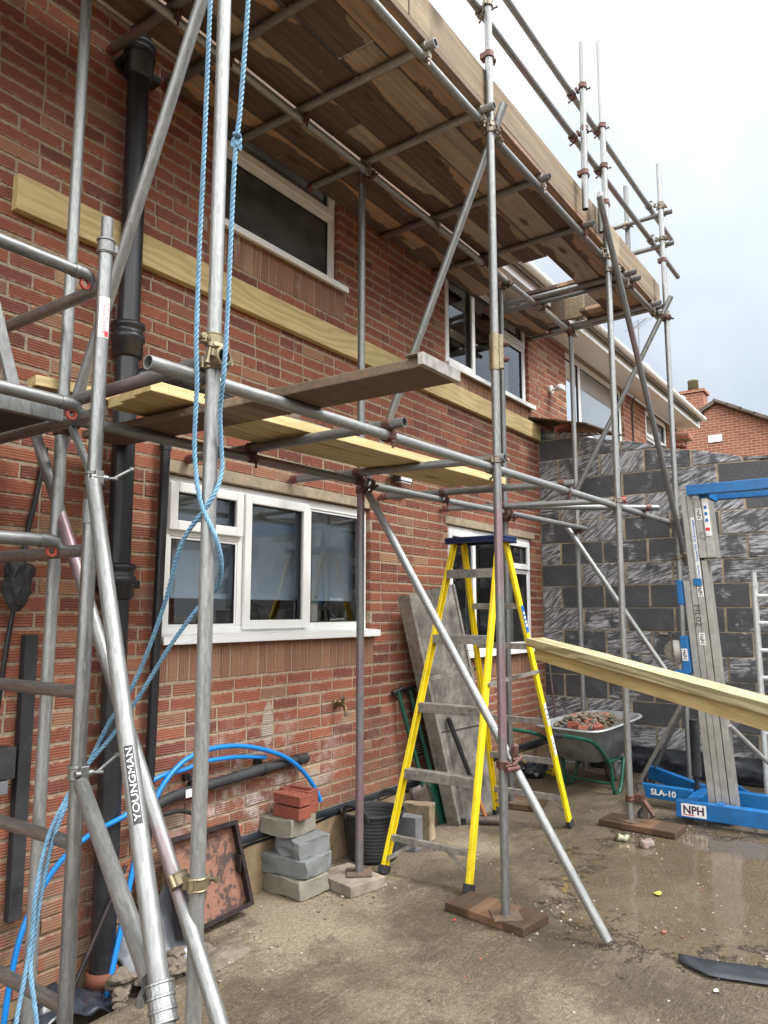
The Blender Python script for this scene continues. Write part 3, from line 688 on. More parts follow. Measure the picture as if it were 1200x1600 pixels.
wu2 = window(house, H_U2, (6.17, 6.72), trans=(None, None, 4.43), opener=((0, 0), (2, 1)))
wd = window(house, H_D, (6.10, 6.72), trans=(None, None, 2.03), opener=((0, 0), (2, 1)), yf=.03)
for w_, (a, b, c, d) in ((wu2, H_U2), (wd, H_D)):
    mb = MB()
    for i in range(7): mb.sweep([(a+.1+i*.012 + .02*math.sin(k*.9+i), .2+.012*((i+k) % 2), c+.02+(d-c-.04)*k/8) for k in range(9)], .012, 6)
    mb.build('curtain', 'curtain', w_); mb = MB()
    for i in range(6): mb.sweep([(b-.1-i*.014, .2+.012*(i % 2), c+.02+(d-c-.04)*k/8) for k in range(9)], .012, 6)
    mb.build('curtain', 'curtain', w_)

# neighbouring house under the same eaves
nb = thing('neighbouring_house', (10, .2, 0), 'attached red brick neighbour with white gutter and upstairs windows above the block wall', 'house')
NX = 13.35
N1 = (8.40, 10.55, Z0+46*ROW, Z0+59*ROW); N2 = (11.62, 12.85, Z0+48*ROW, Z0+59*ROW)
mb = MB(); brick_panel(mb, HX1+.005, NX, Z0+33*ROW, Z0+59*ROW, [N1, N2], 8); mb.build('brick_wall', 'brick', nb)
mb = MB(); wall_slab(mb, HX1, NX, -.2, Z0+59*ROW+.02, [N1, N2], .0038, .27); mb.build('mortar_backing', 'mortar', nb)
window(nb, N1, (8.95,), blind=(3.80, 'curtain'), sill=False); window(nb, N2, (), blind=(4.0, 'curtain'), trans=(4.32,), opener=((0, 1),), sill=False)
mb = MB(); mb.prism([(HX1+.003, -.42, 4.93), (HX1+.003, 3.8, 7.5), (HX1+.003, 8., 4.93), (HX1+.003, 8., 4.83), (HX1+.003, 3.8, 7.38), (HX1+.003, -.42, 4.83)], (NX+.1-HX1, 0, 0)); mb.build('roof', 'roof', nb)
eaves(nb, HX1+.003, NX+.22)
mb = MB(); mb.sweep([(10.9, -.02, 3.2), (10.9, -.02, 4.6), (10.9, -.06, 4.74)], .012, 6); mb.build('cable', 'black', nb)
mb = MB(); mb.bb(NX-.3, NX, -.30, -.02, 4.50, 4.60); mb.bb(NX-.28, NX-.02, -.2, -.02, 4.38, 4.5); mb.bb(NX-.26, NX-.04, -.12, -.02, 4.28, 4.38); mb.build('brick_corbel', 'farbrick', nb, .02)
mb = MB(); mb.bb(NX-.27, NX, .28, 7.5, -.2, 4.8); mb.build('gable_wall', 'farbrick', nb)
# clear security lamp
lamp = thing('wall_lamp', (7.9, 0, 4.1), 'clear dome wall lamp on the neighbouring brickwork right of the upper window', 'lamp')
mb = MB(); mb.tube((7.9, 0, 4.12), (7.9, -.03, 4.12), .05); mb.tube((7.9, -.03, 4.12), (7.9, -.09, 4.1), .015); mb.build('bracket', 'white', lamp)
mb = MB(); mb.lathe([(.0,.07),(.04,.055),(.06,.02),(.062,0),(.0,-.005)], (7.9, -.12, 4.1), (0,-.5,1)); mb.build('lens', 'lamp', lamp)

# far gable
fh = thing('gable_house', (22, 3, 0), 'distant red brick gable with one chimney beyond the block wall', 'house')
gp = [(22, 9.5, -.2), (22, -8.5, -.2), (22, -8.5, 2.2), (22, 1.0, 7.35), (22, 9.5, 2.7)]
mb = MB(); mb.prism(gp, (7, 0, 0)); mb.build('brick_wall', 'farbrick', fh)
mb = MB()
for i in range(30):
    a = i/30; y = 1.0 - 9.9*a; z = 7.35 - 5.36*a
    mb.beam((21.9, y, z+.06), (21.9, y-.36, z-.13), .5, .06+.02*(i % 2), (0,0,1))
mb.beam((25.4, 1., 7.43), (25.4, -8.9, 2.06), 7, .1); mb.beam((25.4, 1., 7.43), (25.4, 10., 2.6), 7, .1); mb.build('roof', 'roof', fh)
ch = MB(); ch.bb(22.0, 22.55, 1.32, 1.95, 6.9, 7.78); ch.bb(21.95, 22.6, 1.27, 2.0, 7.78, 7.86); ch = ch.build('chimney', 'farbrick', fh)
mb = MB(); mb.lathe([(.0,0),(.15,0),(.14,.3),(.16,.32),(.13,.36),(.0,.36)], (22.27, 1.63, 7.86)); mb.build('chimney_pot', 'mosspot', ch)
mb = MB(); mb.bb(21.96, 21.995, 1.07, 1.24, 6.28, 6.48); mb.bb(21.96, 21.995, .885, 1.055, 6.28, 6.48); mb.build('wall_vent', 'white', fh)
ae = thing('roof_aerial', (16, 1.3, 6.4), 'thin television aerial on the neighbouring roof beside the crossing braces', 'aerial')
mb = MB(); mb.tube((16, 1.3, 6.2), (16, 1.3, 7.9), .012, 8); mb.tube((15.6, 1.0, 7.75), (16.5, 1.6, 7.9), .007, 6)
for i in range(7): mb.tube((15.65+i*.13, 1.05+i*.085+.2, 7.76+i*.02), (15.65+i*.13, 1.05+i*.085-.2, 7.76+i*.02), .0035, 5)
mb.build('mast', 'galv_dark', ae)

# house opposite, behind the photographer (seen only in the panes)
oh = thing('opposite_house', (4, -15, 0), 'brick house with white windows across the yard, mirrored in the panes', 'house')
mb = MB(); mb.bb(-8, 15, -18, -15, -.2, 4.9); mb.build('brick_wall', 'farbrick', oh)
mb = MB(); mb.prism([(-8.3, -14.6, 4.9), (-8.3, -18, 7.2), (-8.3, -21, 4.9)], (23.6, 0, 0)); mb.build('roof', 'roof', oh)
for x in (-5, -1, 3, 7, 11):
    for z in (1.1, 3.4):
        mb = MB(); mb.bb(x, x+1.5, -15.0, -14.94, z, z+1.15); wi = mb.build('window', 'upvc', oh)
        mb = MB(); mb.bb(x+.08, x+.72, -14.94, -14.925, z+.08, z+1.07); mb.bb(x+.78, x+1.42, -14.94, -14.925, z+.08, z+1.07); mb.build('pane', 'room', wi)

# ================================================================== BLOCK WALL
BW = 7.53
bw = thing('block_wall', (BW, -1.5, 0), 'black painted concrete block wall with sloping top and white trowel scuffs', 'wall')
def wall_top(y): return 3.585 + .27*min(0, y) if y > -2.6 else 3.585 - .27*2.6
def build_block_wall():
    rr = random.Random(4); mb = MB(); z = .075; k = 0; y_end = -4.6
    while z < 3.6:
        y = .0 - (.225 if k % 2 else 0.0) - .0; first = True
        y = -.004 + (.0 if k % 2 == 0 else .225)
        while y > y_end:
            a, b = min(y, -.006), y-.44
            c, d = z, z+.215
            ta, tb = wall_top(a), wall_top(b)
            za, zb = min(d, ta), min(d, tb)
            a -= .006; b += .006
            if za > c+.02 and a-b > .03:
                zb = max(zb, c+.003); j = lambda s=.002: rr.uniform(-s, s)
                x = BW + abs(j(.003)); chm = .004
                o = [(a-chm+j(), c+chm+j()), (b+chm+j(), c+chm+j()), (b+chm+j(), zb-chm+j()), (a-chm+j(), za-chm+j())]
                mdl = [(a, c), (b, c), (b, zb), (a, za)]
                vs = [(x, p, q) for p, q in o] + [(x+chm, p, q) for p, q in mdl] + [(x+.1, p, q) for p, q in mdl]
                mb.add(vs, [(0,1,2,3),(0,4,5,1),(1,5,6,2),(2,6,7,3),(3,7,4,0),(4,8,9,5),(5,9,10,6),(6,10,11,7),(7,11,8,4)])
            y -= .45
        z += .225; k += 1
    mb.build('blockwork', 'block', bw)
    mb = MB(); mb.prism([(BW+.007, -.003, -.2), (BW+.007, y_end, -.2), (BW+.007, y_end, wall_top(y_end)-.012), (BW+.007, -2.6, wall_top(-2.6)-.012), (BW+.007, -.003, wall_top(0)-.012)], (.09, 0, 0)); mb.build('mortar', 'blockmortar', bw)
build_block_wall()
def sheet_strip(name, pts_fn, nu, nv, mat, label, cat, th=.003):
    mb = MB(); vs = [pts_fn(i/nu, j/nv) for j in range(nv+1) for i in range(nu+1)]; n = nu+1
    mb.add(vs, [(j*n+i, j*n+i+1, (j+1)*n+i+1, (j+1)*n+i) for j in range(nv) for i in range(nu)], True)
    o = mb.build(name, mat); md = o.modifiers.new('thick', 'SOLIDIFY'); md.thickness = th
    return tag(o, label, cat)
def _bs(u, v):
    y = -.5 - 4.0*u; w = noise.noise(Vector((y*3, v*2, 0))); w2 = noise.noise(Vector((y*9, v*5, 3)))
    bulge = .055*math.sin(math.pi*min(1, v*1.1)) + .03*w*math.sin(math.pi*v) + .012*w2
    return (BW-.012-abs(bulge)-.06*(1-v)**3, y, .09 + .235*v + .02*w*v)
sheet_strip('polythene_skirt', _bs, 120, 14, 'sheet', 'black polythene sheet bulging along the foot of the block wall', 'plastic sheet')
# board and tile lying on the block wall
brd = thing('offcut_board', (BW-.05, -.4, 3.5), 'dark plywood offcut lying on top of the block wall against the neighbouring brickwork', 'board')
mb = MB(); mb.prism([(7.30, .0, 3.66), (7.34, -.62, 3.51), (7.95, -.80, 3.475), (8.0, .0, 3.66)], (0, 0, .018)); mb.build('panel', 'sole', brd)
t_ = MB(); t_.box((7.5, -.33, 3.545), (.22, .17, .05), Matrix.Rotation(R(-13), 3, 'X')); tag(t_.build('roof_tile', 'redbrick', None, .004, origin=(7.5, -.33, 3.55)), 'orange clay tile tucked under the plywood on the block wall', 'tile')

# ================================================================== SCAFFOLD
TR = .02415
sc = thing('scaffold', (4.5, -.95, 0), 'galvanised tube and fitting scaffold with two lifts along the brick wall', 'scaffold')
def pole(name, p0, p1, mat='galv', hollow=True, r=TR, parent=sc):
    return tube_obj(name, p0, p1, r, mat, parent, .004 if hollow else 0.)
def fit(par, c1, a1, c2, a2, mat='coupler', bolt=(0, -1, 0), sz=1.0):
    """double coupler: one band round each tube, a saddle between, hinged flaps, bolts and nuts"""
    c1, c2 = Vector(c1), Vector(c2); a1, a2 = Vector(a1).normalized(), Vector(a2).normalized(); mb = MB()
    for c, a, o in ((c1, a1, c2), (c2, a2, c1)):
        h = .042*sz
        mb.ring(c, a, TR+.0008, TR+.0065, h, 18); 
        for e in (-h/2+.004, h/2-.004): mb.ring(c + a*e, a, TR+.004, TR+.009, .006, 18)
        d = (o-c); d = (d - a*d.dot(a)); d = d.normalized() if d.length > 1e-4 else a.orthogonal().normalized()
        s_ = a.cross(d).normalized()
        if s_.dot(Vector(bolt)) < 0: s_ = -s_
        q = c + s_*(TR+.013) - d*.004
        mb.box(q, (.030, .026, .020), Matrix((a, d, s_)).transposed())
        b = q + s_*.010
        mb.tube(b - d*.034, b + d*.030, .0062, 8); mb.tube(b + d*.020, b + d*.034, .0115, 6); mb.tube(b - d*.040, b - d*.031, .010, 6)
        q = c - s_*(TR+.010); mb.tube(q - a*.018, q + a*.018, .009, 8)
    mid = (c1+c2)/2
    ax = (c2-c1)
    if ax.length > 1e-4:
        ax.normalize(); e = a1 - ax*a1.dot(ax); e.normalize(); mb.box(mid, (.020, .040, .040), Matrix((ax, e, ax.cross(e))).transposed())
    return mb.build('coupler', mat, par, .002, 1)
def clip(par, c_led, a_led, c_tr, a_tr, mat='coupler', tail=(0, 0, -1)):
    """putlog clip: band under the ledger, saddle gripping the transom, bolt tail hanging down"""
    c1, c2 = Vector(c_led), Vector(c_tr); a1, a2 = Vector(a_led).normalized(), Vector(a_tr).normalized(); mb = MB(); t = Vector(tail)
    mb.ring(c1, a1, TR+.001, TR+.006, .030, 18); mb.ring(c2, a2, TR+.001, TR+.006, .044, 18)
    mb.box((c1+c2)/2 + a1*.0, (.03, .03, .03))
    s_ = a2*(-1 if a2.y > 0 else 1)
    q = c1 + s_*(TR+.012); mb.box(q + t*.006, (.028, .024, .03)); mb.tube(q + t*-.03, q + t*.055, .006, 8); mb.tube(q + t*.020, q + t*.036, .0115, 6); mb.tube(q + t*.050, q + t*.060, .0075, 6)
    return mb.build('coupler', mat, par, .002, 1)
Xo = [1.66, 3.74, 5.80, 7.28]; Yo = [-1.41, -1.41, -1.41, -1.475]; To = [5.9, 5.9, 6.41, 6.03]
Xi = [1.71, 3.76, 5.80, 7.25]; Yi = [-.44, -.44, -.44, -.52]; Ti = [5.6, 4.53, 4.50, 4.52]
omat = ['galv', 'galv', 'galv', 'galv']
ostd, istd = [], []
for k in range(4):
    b = gh(Xo[k], Yo[k]) + (.05 if k in (1, 2) else .012)
    o = pole('standard', (Xo[k], Yo[k], b), (Xo[k]+.0, Yo[k], To[k]), 'galv_pink' if k == 1 else 'galv'); ostd.append(o)
    b2 = gh(Xi[k], Yi[k]) + (.075 if k == 1 else .05 if k == 2 else .012)
    o2 = pole('standard', (Xi[k], Yi[k], b2), (Xi[k], Yi[k], Ti[k]), 'galv_dark' if k in (1, 2) else 'galv'); istd.append(o2)
    for q, x, y, z in ((o, Xo[k], Yo[k], b), (o2, Xi[k], Yi[k], b2)):
        if k == 0: continue
        mb = MB(); a = R(8 + 31*k); mb.box((x, y, z-.003), (.15, .15, .006), Matrix.Rotation(a, 3, 'Z')); mb.build('base_plate', 'steel', q)
# sleeve on the pink standard
mb = MB(); mb.tube((3.74, -1.41, 2.965), (3.74, -1.41, 3.175), .031, 18); mb.box((3.755, -1.446, 3.07), (.03, .024, .20), Matrix.Rotation(R(20), 3, 'Z'))
mb.build('sleeve_coupler', 'coupler_brass', ostd[1], .003)
mb = MB()
for dz in (.045, -.045): mb.tube((3.757, -1.43, 3.07+dz), (3.768, -1.478, 3.07+dz), .017, 6); mb.tube((3.757, -1.43, 3.07+dz), (3.771, -1.488, 3.07+dz), .008, 8)
mb.build('sleeve_bolt', 'coupler_rust', ostd[1])
ZT, ZM = 4.50, 2.40
def zm(x): return 2.385 + (x-1.5)*.0095
# top lift ledgers
LI = pole('ledger', (.4, -.51, ZT-.01), (7.42, -.51, ZT), 'galv')
LO1 = pole('ledger', (.4, -1.362, ZT), (3.82, -1.362, ZT), 'galv'); LO2 = pole('ledger', (3.90, -1.362, ZT-.012), (7.40, -1.362, ZT), 'galv_pink')
mb = MB(); mb.tube((3.78, -1.362, ZT-.004), (3.95, -1.362, ZT-.006), .030, 18); mb.build('sleeve_coupler', 'coupler', LO2)
# top lift transoms
for i, (x, m_) in enumerate(((1.30, 'galv'), (2.12, 'galv_dark'), (2.47, 'galv_dark'), (3.07, 'galv'), (3.69, 'galv'), (4.56, 'galv_dark'), (5.34, 'galv_dark'), (6.36, 'galv_dark'), (6.50, 'galv_dark'), (7.16, 'galv'), (7.27, 'galv'))):
    y1 = -.02 if i != 9 else -.30
    dx = rnd.uniform(-.03, .03); z = ZT+.0495
    x2 = x + (.10 if x > 7 else 0)
    o = pole('transom', (x, -1.44 - rnd.uniform(0, .04), z), (x2+dx, y1, z), m_)
    mb = MB(); mb.ring((x2+dx, y1-.006, z), (0,1,0), TR+.0006, TR+.0012, .05, 18); mb.build('painted_end', 'dull_red', o)
    clip(o, (x, -1.362, ZT), (1,0,0), (x, -1.37, z), (0,1,0), rnd.choice(['coupler', 'coupler_rust']))
    clip(o, (x+.01, -.51, ZT), (1,0,0), (x+.01, -.51, z), (0,1,0), rnd.choice(['coupler', 'coupler_rust']))
# guard rails and posts
G1 = pole('guard_rail', (2.6, -1.36, 5.24), (8.32, -1.36, 5.27), 'galv_pink'); G2 = pole('guard_rail', (2.9, -1.36, 5.60), (8.12, -1.36, 5.62), 'galv')
PN = pole('guard_post', (5.20, -1.452, 4.60), (5.26, -1.452, 6.02), 'galv_pink'); 
SP = pole('guard_post', (5.61, -1.43, 4.60), (5.62, -1.43, 4.94), 'galv')
for z, p in ((5.24, G1), (5.60, G2)):
    fit(p, (3.74, -1.41, z+.03), (0,0,1), (3.74, -1.36, z), (1,0,0), 'coupler', (1,-1,0)); fit(p, (5.80, -1.41, z+.03), (0,0,1), (5.80, -1.36, z+.01), (1,0,0), 'coupler_rust', (1,-1,0))
    fit(p, (5.24, -1.452, z+.03), (0,0,1), (5.24, -1.36, z), (1,0,0), 'coupler_rust', (1,-1,0)); fit(p, (7.28, -1.475, z), (0,0,1), (7.28, -1.36, z+.02), (1,0,0), 'coupler', (1,-1,0))
for o_, x, y, z in ((ostd[1], 3.74, -1.41, 4.93), (ostd[2], 5.80, -1.41, 4.95), (PN, 5.21, -1.452, 4.90), (ostd[3], 7.28, -1.475, 5.02)):
    mb = MB(); mb.ring((x, y, z), (0,0,1), TR+.001, TR+.008, .04, 18); mb.box((x-.0, y+.035, z), (.05, .03, .04)); mb.box((x+.045, y-.006, z), (.05, .018, .024)); mb.tube((x+.05, y-.02, z), (x+.09, y+.01, z), .007, 8); mb.build('toe_board_clip', 'coupler_rust', o_, .002, 1)
for z in (5.54, 5.21):
    e_ = pole('end_rail', (7.36, -1.56, z), (7.36, -.62, z), 'galv_dark'); fit(e_, (7.28, -1.475, z+.03), (0,0,1), (7.36, -1.475, z), (0,1,0), 'coupler', (1,-1,0)); fit(e_, (7.40, -1.10, z), (0,0,1), (7.36, -1.10, z), (0,1,0), 'coupler', (1,-1,0))
pole('guard_post', (7.42, -1.10, 4.62), (7.42, -1.10, 5.99), 'galv_dark')
# mid lift ledgers
FM = pole('ledger', (1.44, -1.355, zm(1.5)), (7.42, -1.40, zm(7.4)), 'galv'); IM1 = pole('ledger', (1.30, -.505, zm(1.5)-.005), (3.72, -.50, zm(3.7)), 'galv_dark'); IM2 = pole('ledger', (3.74, -.455, zm(3.7)+.0), (7.36, -.565, zm(7.3)), 'galv')
mt = [((1.645, -1.46), (1.665, -.03), 'galv_dark'), ((2.74, -1.46), (2.72, -.02), 'galv_dark'), ((3.75, -1.455), (3.57, -.02), 'galv_pink'), ((4.83, -1.44), (4.56, -.02), 'galv_dark'), ((5.88, -1.44), (5.46, -.02), 'galv_pink'), ((6.52, -1.52), (5.62, -.42), 'galv_pink')]
for k, (a, b, m_) in enumerate(mt):
    z = zm(a[0]) + .0495; o = pole('transom', (a[0], a[1], z), (b[0], b[1], z-.004), m_)
    d = Vector((b[0]-a[0], b[1]-a[1], 0)).normalized()
    if k in (0, 4):
        mb = MB(); mb.ring((a[0], a[1], z) + Vector((0,0,0)) if False else Vector((a[0], a[1], z)) + d*.012, d, TR+.0006, TR+.0016, .05, 18); mb.build('painted_end', 'cap_red' if k else 'coupler', o)
    if k: clip(o, Vector((a[0], -1.36, z-.0495)), (1,0,0), Vector((a[0], a[1], z)) + d*.09, d, 'coupler_rust' if k % 2 else 'coupler')
    t = (-.51 - a[1])/d.y; q = Vector((a[0], a[1], z)) + d*t
    clip(o, (q.x, -.51, z-.0495), (1,0,0), q, d, 'coupler_rust')
    mb = MB(); mb.ring(Vector((b[0], b[1], z-.004)) - d*.03, d, TR+.0006, TR+.0012, .05, 18); mb.build('painted_end', 'dull_red', o)
# mid lift couplers on standards
for k in range(4):
    fit(ostd[k], (Xo[k], Yo[k], zm(Xo[k])+.04), (0,0,1), (Xo[k]+.02, -1.36 if k < 3 else -1.40, zm(Xo[k])), (1,0,0), 'coupler_brass' if k == 0 else 'coupler', (1,-1,0))
    fit(istd[k], (Xi[k], Yi[k], zm(Xi[k])-.04), (0,0,1), (Xi[k]+.01, -.505, zm(Xi[k])), (1,0,0), 'coupler_rust', (1,-1,0))
    fit(ostd[k], (Xo[k], Yo[k], ZT-.03), (0,0,1), (Xo[k]-.03, -1.362, ZT), (1,0,0), 'coupler', (1,-1,0))
    fit(istd[k], (Xi[k], Yi[k], ZT-.035), (0,0,1), (Xi[k], -.51, ZT), (1,0,0), 'coupler_rust', (1,-1,0))
fit(ostd[0], (1.66, -1.41, 2.51), (0,0,1), (1.645, -1.46, zm(1.645)+.0495), (0,1,0), 'coupler_brass', (-1,-1,0))
# braces
def brace(p0, p1, m_='galv'): return pole('brace', p0, p1, m_)
bt = [brace((1.725, -1.52, 4.60), (1.765, -.36, 2.30), 'galv'), brace((3.80, -1.475, 4.62), (3.83, -.40, 2.36), 'galv'), brace((7.20, -1.55, 4.60), (7.20, -.37, 2.50), 'galv')]
lt = [brace((1.755, -.13, 2.43), (1.60, -1.86, .02), 'galv_pink'), brace((3.80, -.40, 2.46), (3.80, -1.925, .02), 'galv'), brace((7.20, -.42, 2.47), (7.20, -1.36, 1.03), 'galv')]
FB = brace((5.46, -1.475, 4.82), (7.35, -1.525, 2.04), 'galv_dark')
fit(bt[1], (3.74, -1.41, 4.44), (0,0,1), (3.80, -1.40, 4.44), (0,.43,-.9), 'coupler', (1,-1,0)); fit(bt[0], (1.66, -1.41, 4.40), (0,0,1), (1.725, -1.40, 4.40), (0,.4,-.9), 'coupler', (1,-1,0))
fit(lt[0], (1.66, -1.41, .775), (0,0,1), (1.645, -1.345, .775), (0,-.6,-.8), 'coupler_brass', (1,-.5,0)); fit(lt[1], (3.74, -1.41, .80), (0,0,1), (3.80, -1.42, .80), (0,-.55,-.85), 'coupler_rust', (1,-1,0))
fit(FB, (5.80, -1.41, 4.36), (0,0,1), (5.80, -1.48, 4.35), (.56,0,-.83), 'coupler', (1,-1,0)); fit(FB, (7.28, -1.475, 2.10), (0,0,1), (7.28, -1.53, 2.14), (.56,0,-.83), 'coupler', (1,-1,0)); fit(bt[2], (7.28, -1.475, 4.42), (0,0,1), (7.20, -1.46, 4.42), (0,.45,-.9), 'coupler_rust', (1,-1,0))
# a spare coupler hanging open on the pink standard's foot, and one gripping the third standard
mb = MB(); mb.rock((3.80, -1.45, .865), .035, 3, (1, .6, 1.5), 1); mb.tube((3.76, -1.46, .80), (3.84, -1.47, .83), .012, 8); mb.tube((3.70, -1.45, .78), (3.80, -1.47, .78), .016, 8); mb.build('spare_coupler', 'coupler_rust', ostd[1], .002, 1)
mb = MB(); mb.ring((5.80, -1.41, .235), (0,0,1), TR+.001, TR+.010, .045, 18); mb.tube((5.70, -1.44, .235), (5.78, -1.44, .235), .010, 8); mb.box((5.83, -1.47, .24), (.05, .06, .05)); mb.tube((5.83, -1.50, .22), (5.80, -1.58, .13), .014, 8); mb.tube((5.85, -1.45, .27), (5.87, -1.55, .16), .010, 8); mb.build('spare_coupler', 'coupler_rust', ostd[2], .003, 1)

# ------------------------------------------------------------------ boards
def board(name, x0, x1, y0, y1, z, mat, label, cat, group=None, th=.038, rot=0., bevel=.005):
    c = ((x0+x1)/2, (y0+y1)/2, z+th/2); mb = MB(); n = max(2, int((x1-x0)/.3)); M = Matrix.Rotation(rot, 3, 'Z'); sd = rnd.random()*50
    vs = []
    for i in range(n+1):
        x = x0 + (x1-x0)*i/n; w = .003*noise.noise(Vector((x*.8, sd, 0)))
        for y, zz in ((y0, z), (y1, z), (y1, z+th), (y0, z+th)):
            vs.append(Vector(c) + M @ (Vector((x, y, zz+w)) - Vector(c)))
    fs = [(i*4+k, i*4+(k+1) % 4, (i+1)*4+(k+1) % 4, (i+1)*4+k) for i in range(n) for k in range(4)] + [(3,2,1,0), (n*4, n*4+1, n*4+2, n*4+3)]
    mb.add(vs, fs)
    return tag(mb.build(name, mat, None, bevel, 2, origin=c), label, cat, group)
zb = ZT + .0495 + TR + .0015
rows = [(-1.392, -1.167), (-1.163, -.938), (-.934, -.709), (-.705, -.480), (-.455, -.230), (-.226, -.012)]
pl = 'boards of the upper scaffold platform'
nm = ['outermost', 'second', 'third', 'fourth', 'fifth', 'innermost']
runs = [[(.2, 3.95), (3.96, 7.42)], [(.2, 2.90), (2.91, 6.80), (6.81, 7.42)], [(.2, 4.40), (4.41, 5.70), (7.0, 7.42)], [(.2, 3.40), (3.41, 5.66)], [(.2, 2.62), (2.63, 6.05), (6.56, 7.30)], [(2.46, 4.95), (4.96, 6.10), (6.54, 7.34)]]
pos_w = {1: [''], 2: [', near half', ', far half'], 3: [', near third', ', middle third', ', far third']}
for r, (ya, yb) in enumerate(rows):
    for q, (xa, xb) in enumerate(runs[r]):
        board('scaffold_board', xa, xb, ya + rnd.uniform(.001, .007), yb, zb + rnd.choice((0, .003, .006)), 'board_under',
              'dark stained platform board, %s row from the open side%s' % (nm[r], pos_w[len(runs[r])][q]), 'board', pl)
board('scaffold_board', 6.20, 6.85, -.83, -.605, zb+.042, 'board_under', 'short crosswise scaffold board over the gap in the upper platform', 'board', rot=R(90))
bd = MB(); bd.bb(7.12, 7.158, -.95, -.30, zb+.002, zb+.227); tag(bd.build('toe_board', 'toe', None, .005, origin=(7.14, -.62, zb+.11)), 'weathered end toe board standing on edge across the far end of the upper platform', 'board')
for xa, xb, lb in ((.4, 2.9, 'nearest weathered toe board on edge along the upper platform'), (2.91, 5.55, 'middle weathered toe board on edge behind the pink stained guard post'), (5.56, 7.44, 'far weathered toe board on edge at the sky end of the platform')):
    mb = MB(); c = ((xa+xb)/2, -1.366, zb+.16); n = 12
    vs = []
    for i in range(n+1):
        x = xa + (xb-xa)*i/n; w = .004*noise.noise(Vector((x*1.1, 9, 0)))
        for y, z in ((-1.385+w, zb+.044), (-1.347+w, zb+.044), (-1.347+w, zb+.272+w), (-1.385+w, zb+.272+w)): vs.append((x, y, z))
    mb.add(vs, [(i*4+k, i*4+(k+1) % 4, (i+1)*4+(k+1) % 4, (i+1)*4+k) for i in range(n) for k in range(4)] + [(3,2,1,0), (n*4, n*4+1, n*4+2, n*4+3)])
    o = mb.build('toe_board', 'toe', None, .005, 2, origin=c); o.rotation_euler = (0, 0, 0); tag(o, lb, 'board', 'toe boards along the upper platform')
# mid lift: one old board running out towards the viewer, new joists on the transoms
zl = zm(2.2) + TR + .002
ob = board('scaffold_board', 2.15-.95, 2.15+.95, -1.05-.1125, -1.05+.1125, zl, 'board_grey', 'single grey old scaffold board jutting out over the middle ledger', 'board', rot=R(91.5))
mb = MB(); mb.bb(2.15-.115, 2.15+.135, -2.006, -1.985, zl-.002, zl+.040); mb.bb(2.15-.115, 2.15+.135, -2.006, -1.93, zl+.0385, zl+.0405)
mb.build('end_band', 'tread', ob, .001)
zj = zm(3) + .0495 + TR + .002
for k, lb in enumerate(('new yellow joist on the middle lift, nearest the viewer', 'new yellow joist on the middle lift, between the other two flat ones', 'new yellow joist on the middle lift, nearest the wall of the flat three')):
    y = -.93 + .13*k; board('timber_joist', 1.83+.03*k, 4.68-.06*k, y-.0, y+.122, zj, 'treated', lb, 'timber', 'new joists on the middle lift', th=.047, rot=R(-3.0), bevel=.003)
board('timber_joist', 1.60, 4.30, -.62, -.52, zj+.049, 'treated', 'new yellow joist resting on top of the flat three on the middle lift', 'timber', th=.045, rot=R(-9.5), bevel=.003)
# wall plate bolted along the house
board('wall_plate', 1.66, 7.50, -.0515, -.0015, 3.437, 'treated', 'long treated timber ledger bolted level across the brick wall below the upper windows', 'timber', th=.172, bevel=.003)
# sole boards and slab
def pad(x, y, L, w, h, rot, mat, label, cat, z=None):
    mb = MB(); z = gh(x, y) if z is None else z; mb.box((x, y, z+h/2), (L, w, h), Matrix.Rotation(rot, 3, 'Z'))
    return tag(mb.build('sole_board' if mat == 'sole' else 'paving_slab', mat, None, .005, origin=(x, y, z)), label, cat)
pad(3.80, -1.32, .24, .50, .043, R(-8), 'sole', 'wet brown sole board under the pink stained standard at the front', 'board')
pad(5.80, -1.49, .25, .56, .043, R(-4), 'sole', 'dark wet sole board under the third standard beside the lift caster', 'board')
pad(5.86, -.50, .25, .36, .043, R(10), 'sole', 'small dark sole board under the rear standard behind the stepladder', 'board')
pad(3.72, -.40, .27, .34, .062, R(-12), 'slab', 'pale broken concrete slab under the standard beside the rubber bucket', 'slab')

# ================================================================== PIPES AND FITTINGS ON THE WALL
sp = thing('soil_pipe', (2.30, -.09, 0), 'thick black cast soil pipe running up the wall with collars and a branch', 'drainpipe')
PX, PY, PR = 2.27, -.092, .056
mb = MB(); mb.tube((PX+.0, PY, -.03), (PX-.03, PY, 4.70), PR, 24); mb.build('pipe', 'black', sp)
for z, h in ((4.55, .13), (2.985, .11), (1.76, .10)):
    mb = MB(); x = PX-.03*z/4.7; mb.lathe([(PR, -h), (PR+.020, -h+.012), (PR+.020, -.022), (PR+.028, -.016), (PR+.028, .012), (PR+.018, .02), (PR+.018, .045), (PR+.027, .05), (PR+.027, .072), (PR, .078)], (x, PY, z), (0,0,1), 28); mb.build('collar', 'black', sp)
mb = MB(); mb.sweep([(PX-.02, PY, 2.72), (PX+.05, PY, 2.79), (PX+.16, PY, 2.845), (PX+.27, PY, 2.855), (PX+.78, PY+.01, 2.80)], [.05, .05, .048, .047, .046], 18); mb.lathe([(.047,-.05),(.060,-.05),(.060,-.03),(.056,-.025),(.056,.02),(.062,.025),(.062,.045),(.047,.05)], (PX+.24, PY, 2.855), (1,0,-.02)); mb.lathe([(.046,-.02),(.057,-.02),(.057,.03),(.046,.03)], (PX+.50, PY, 2.83), (1,0,-.1)); mb.build('branch', 'black', sp)
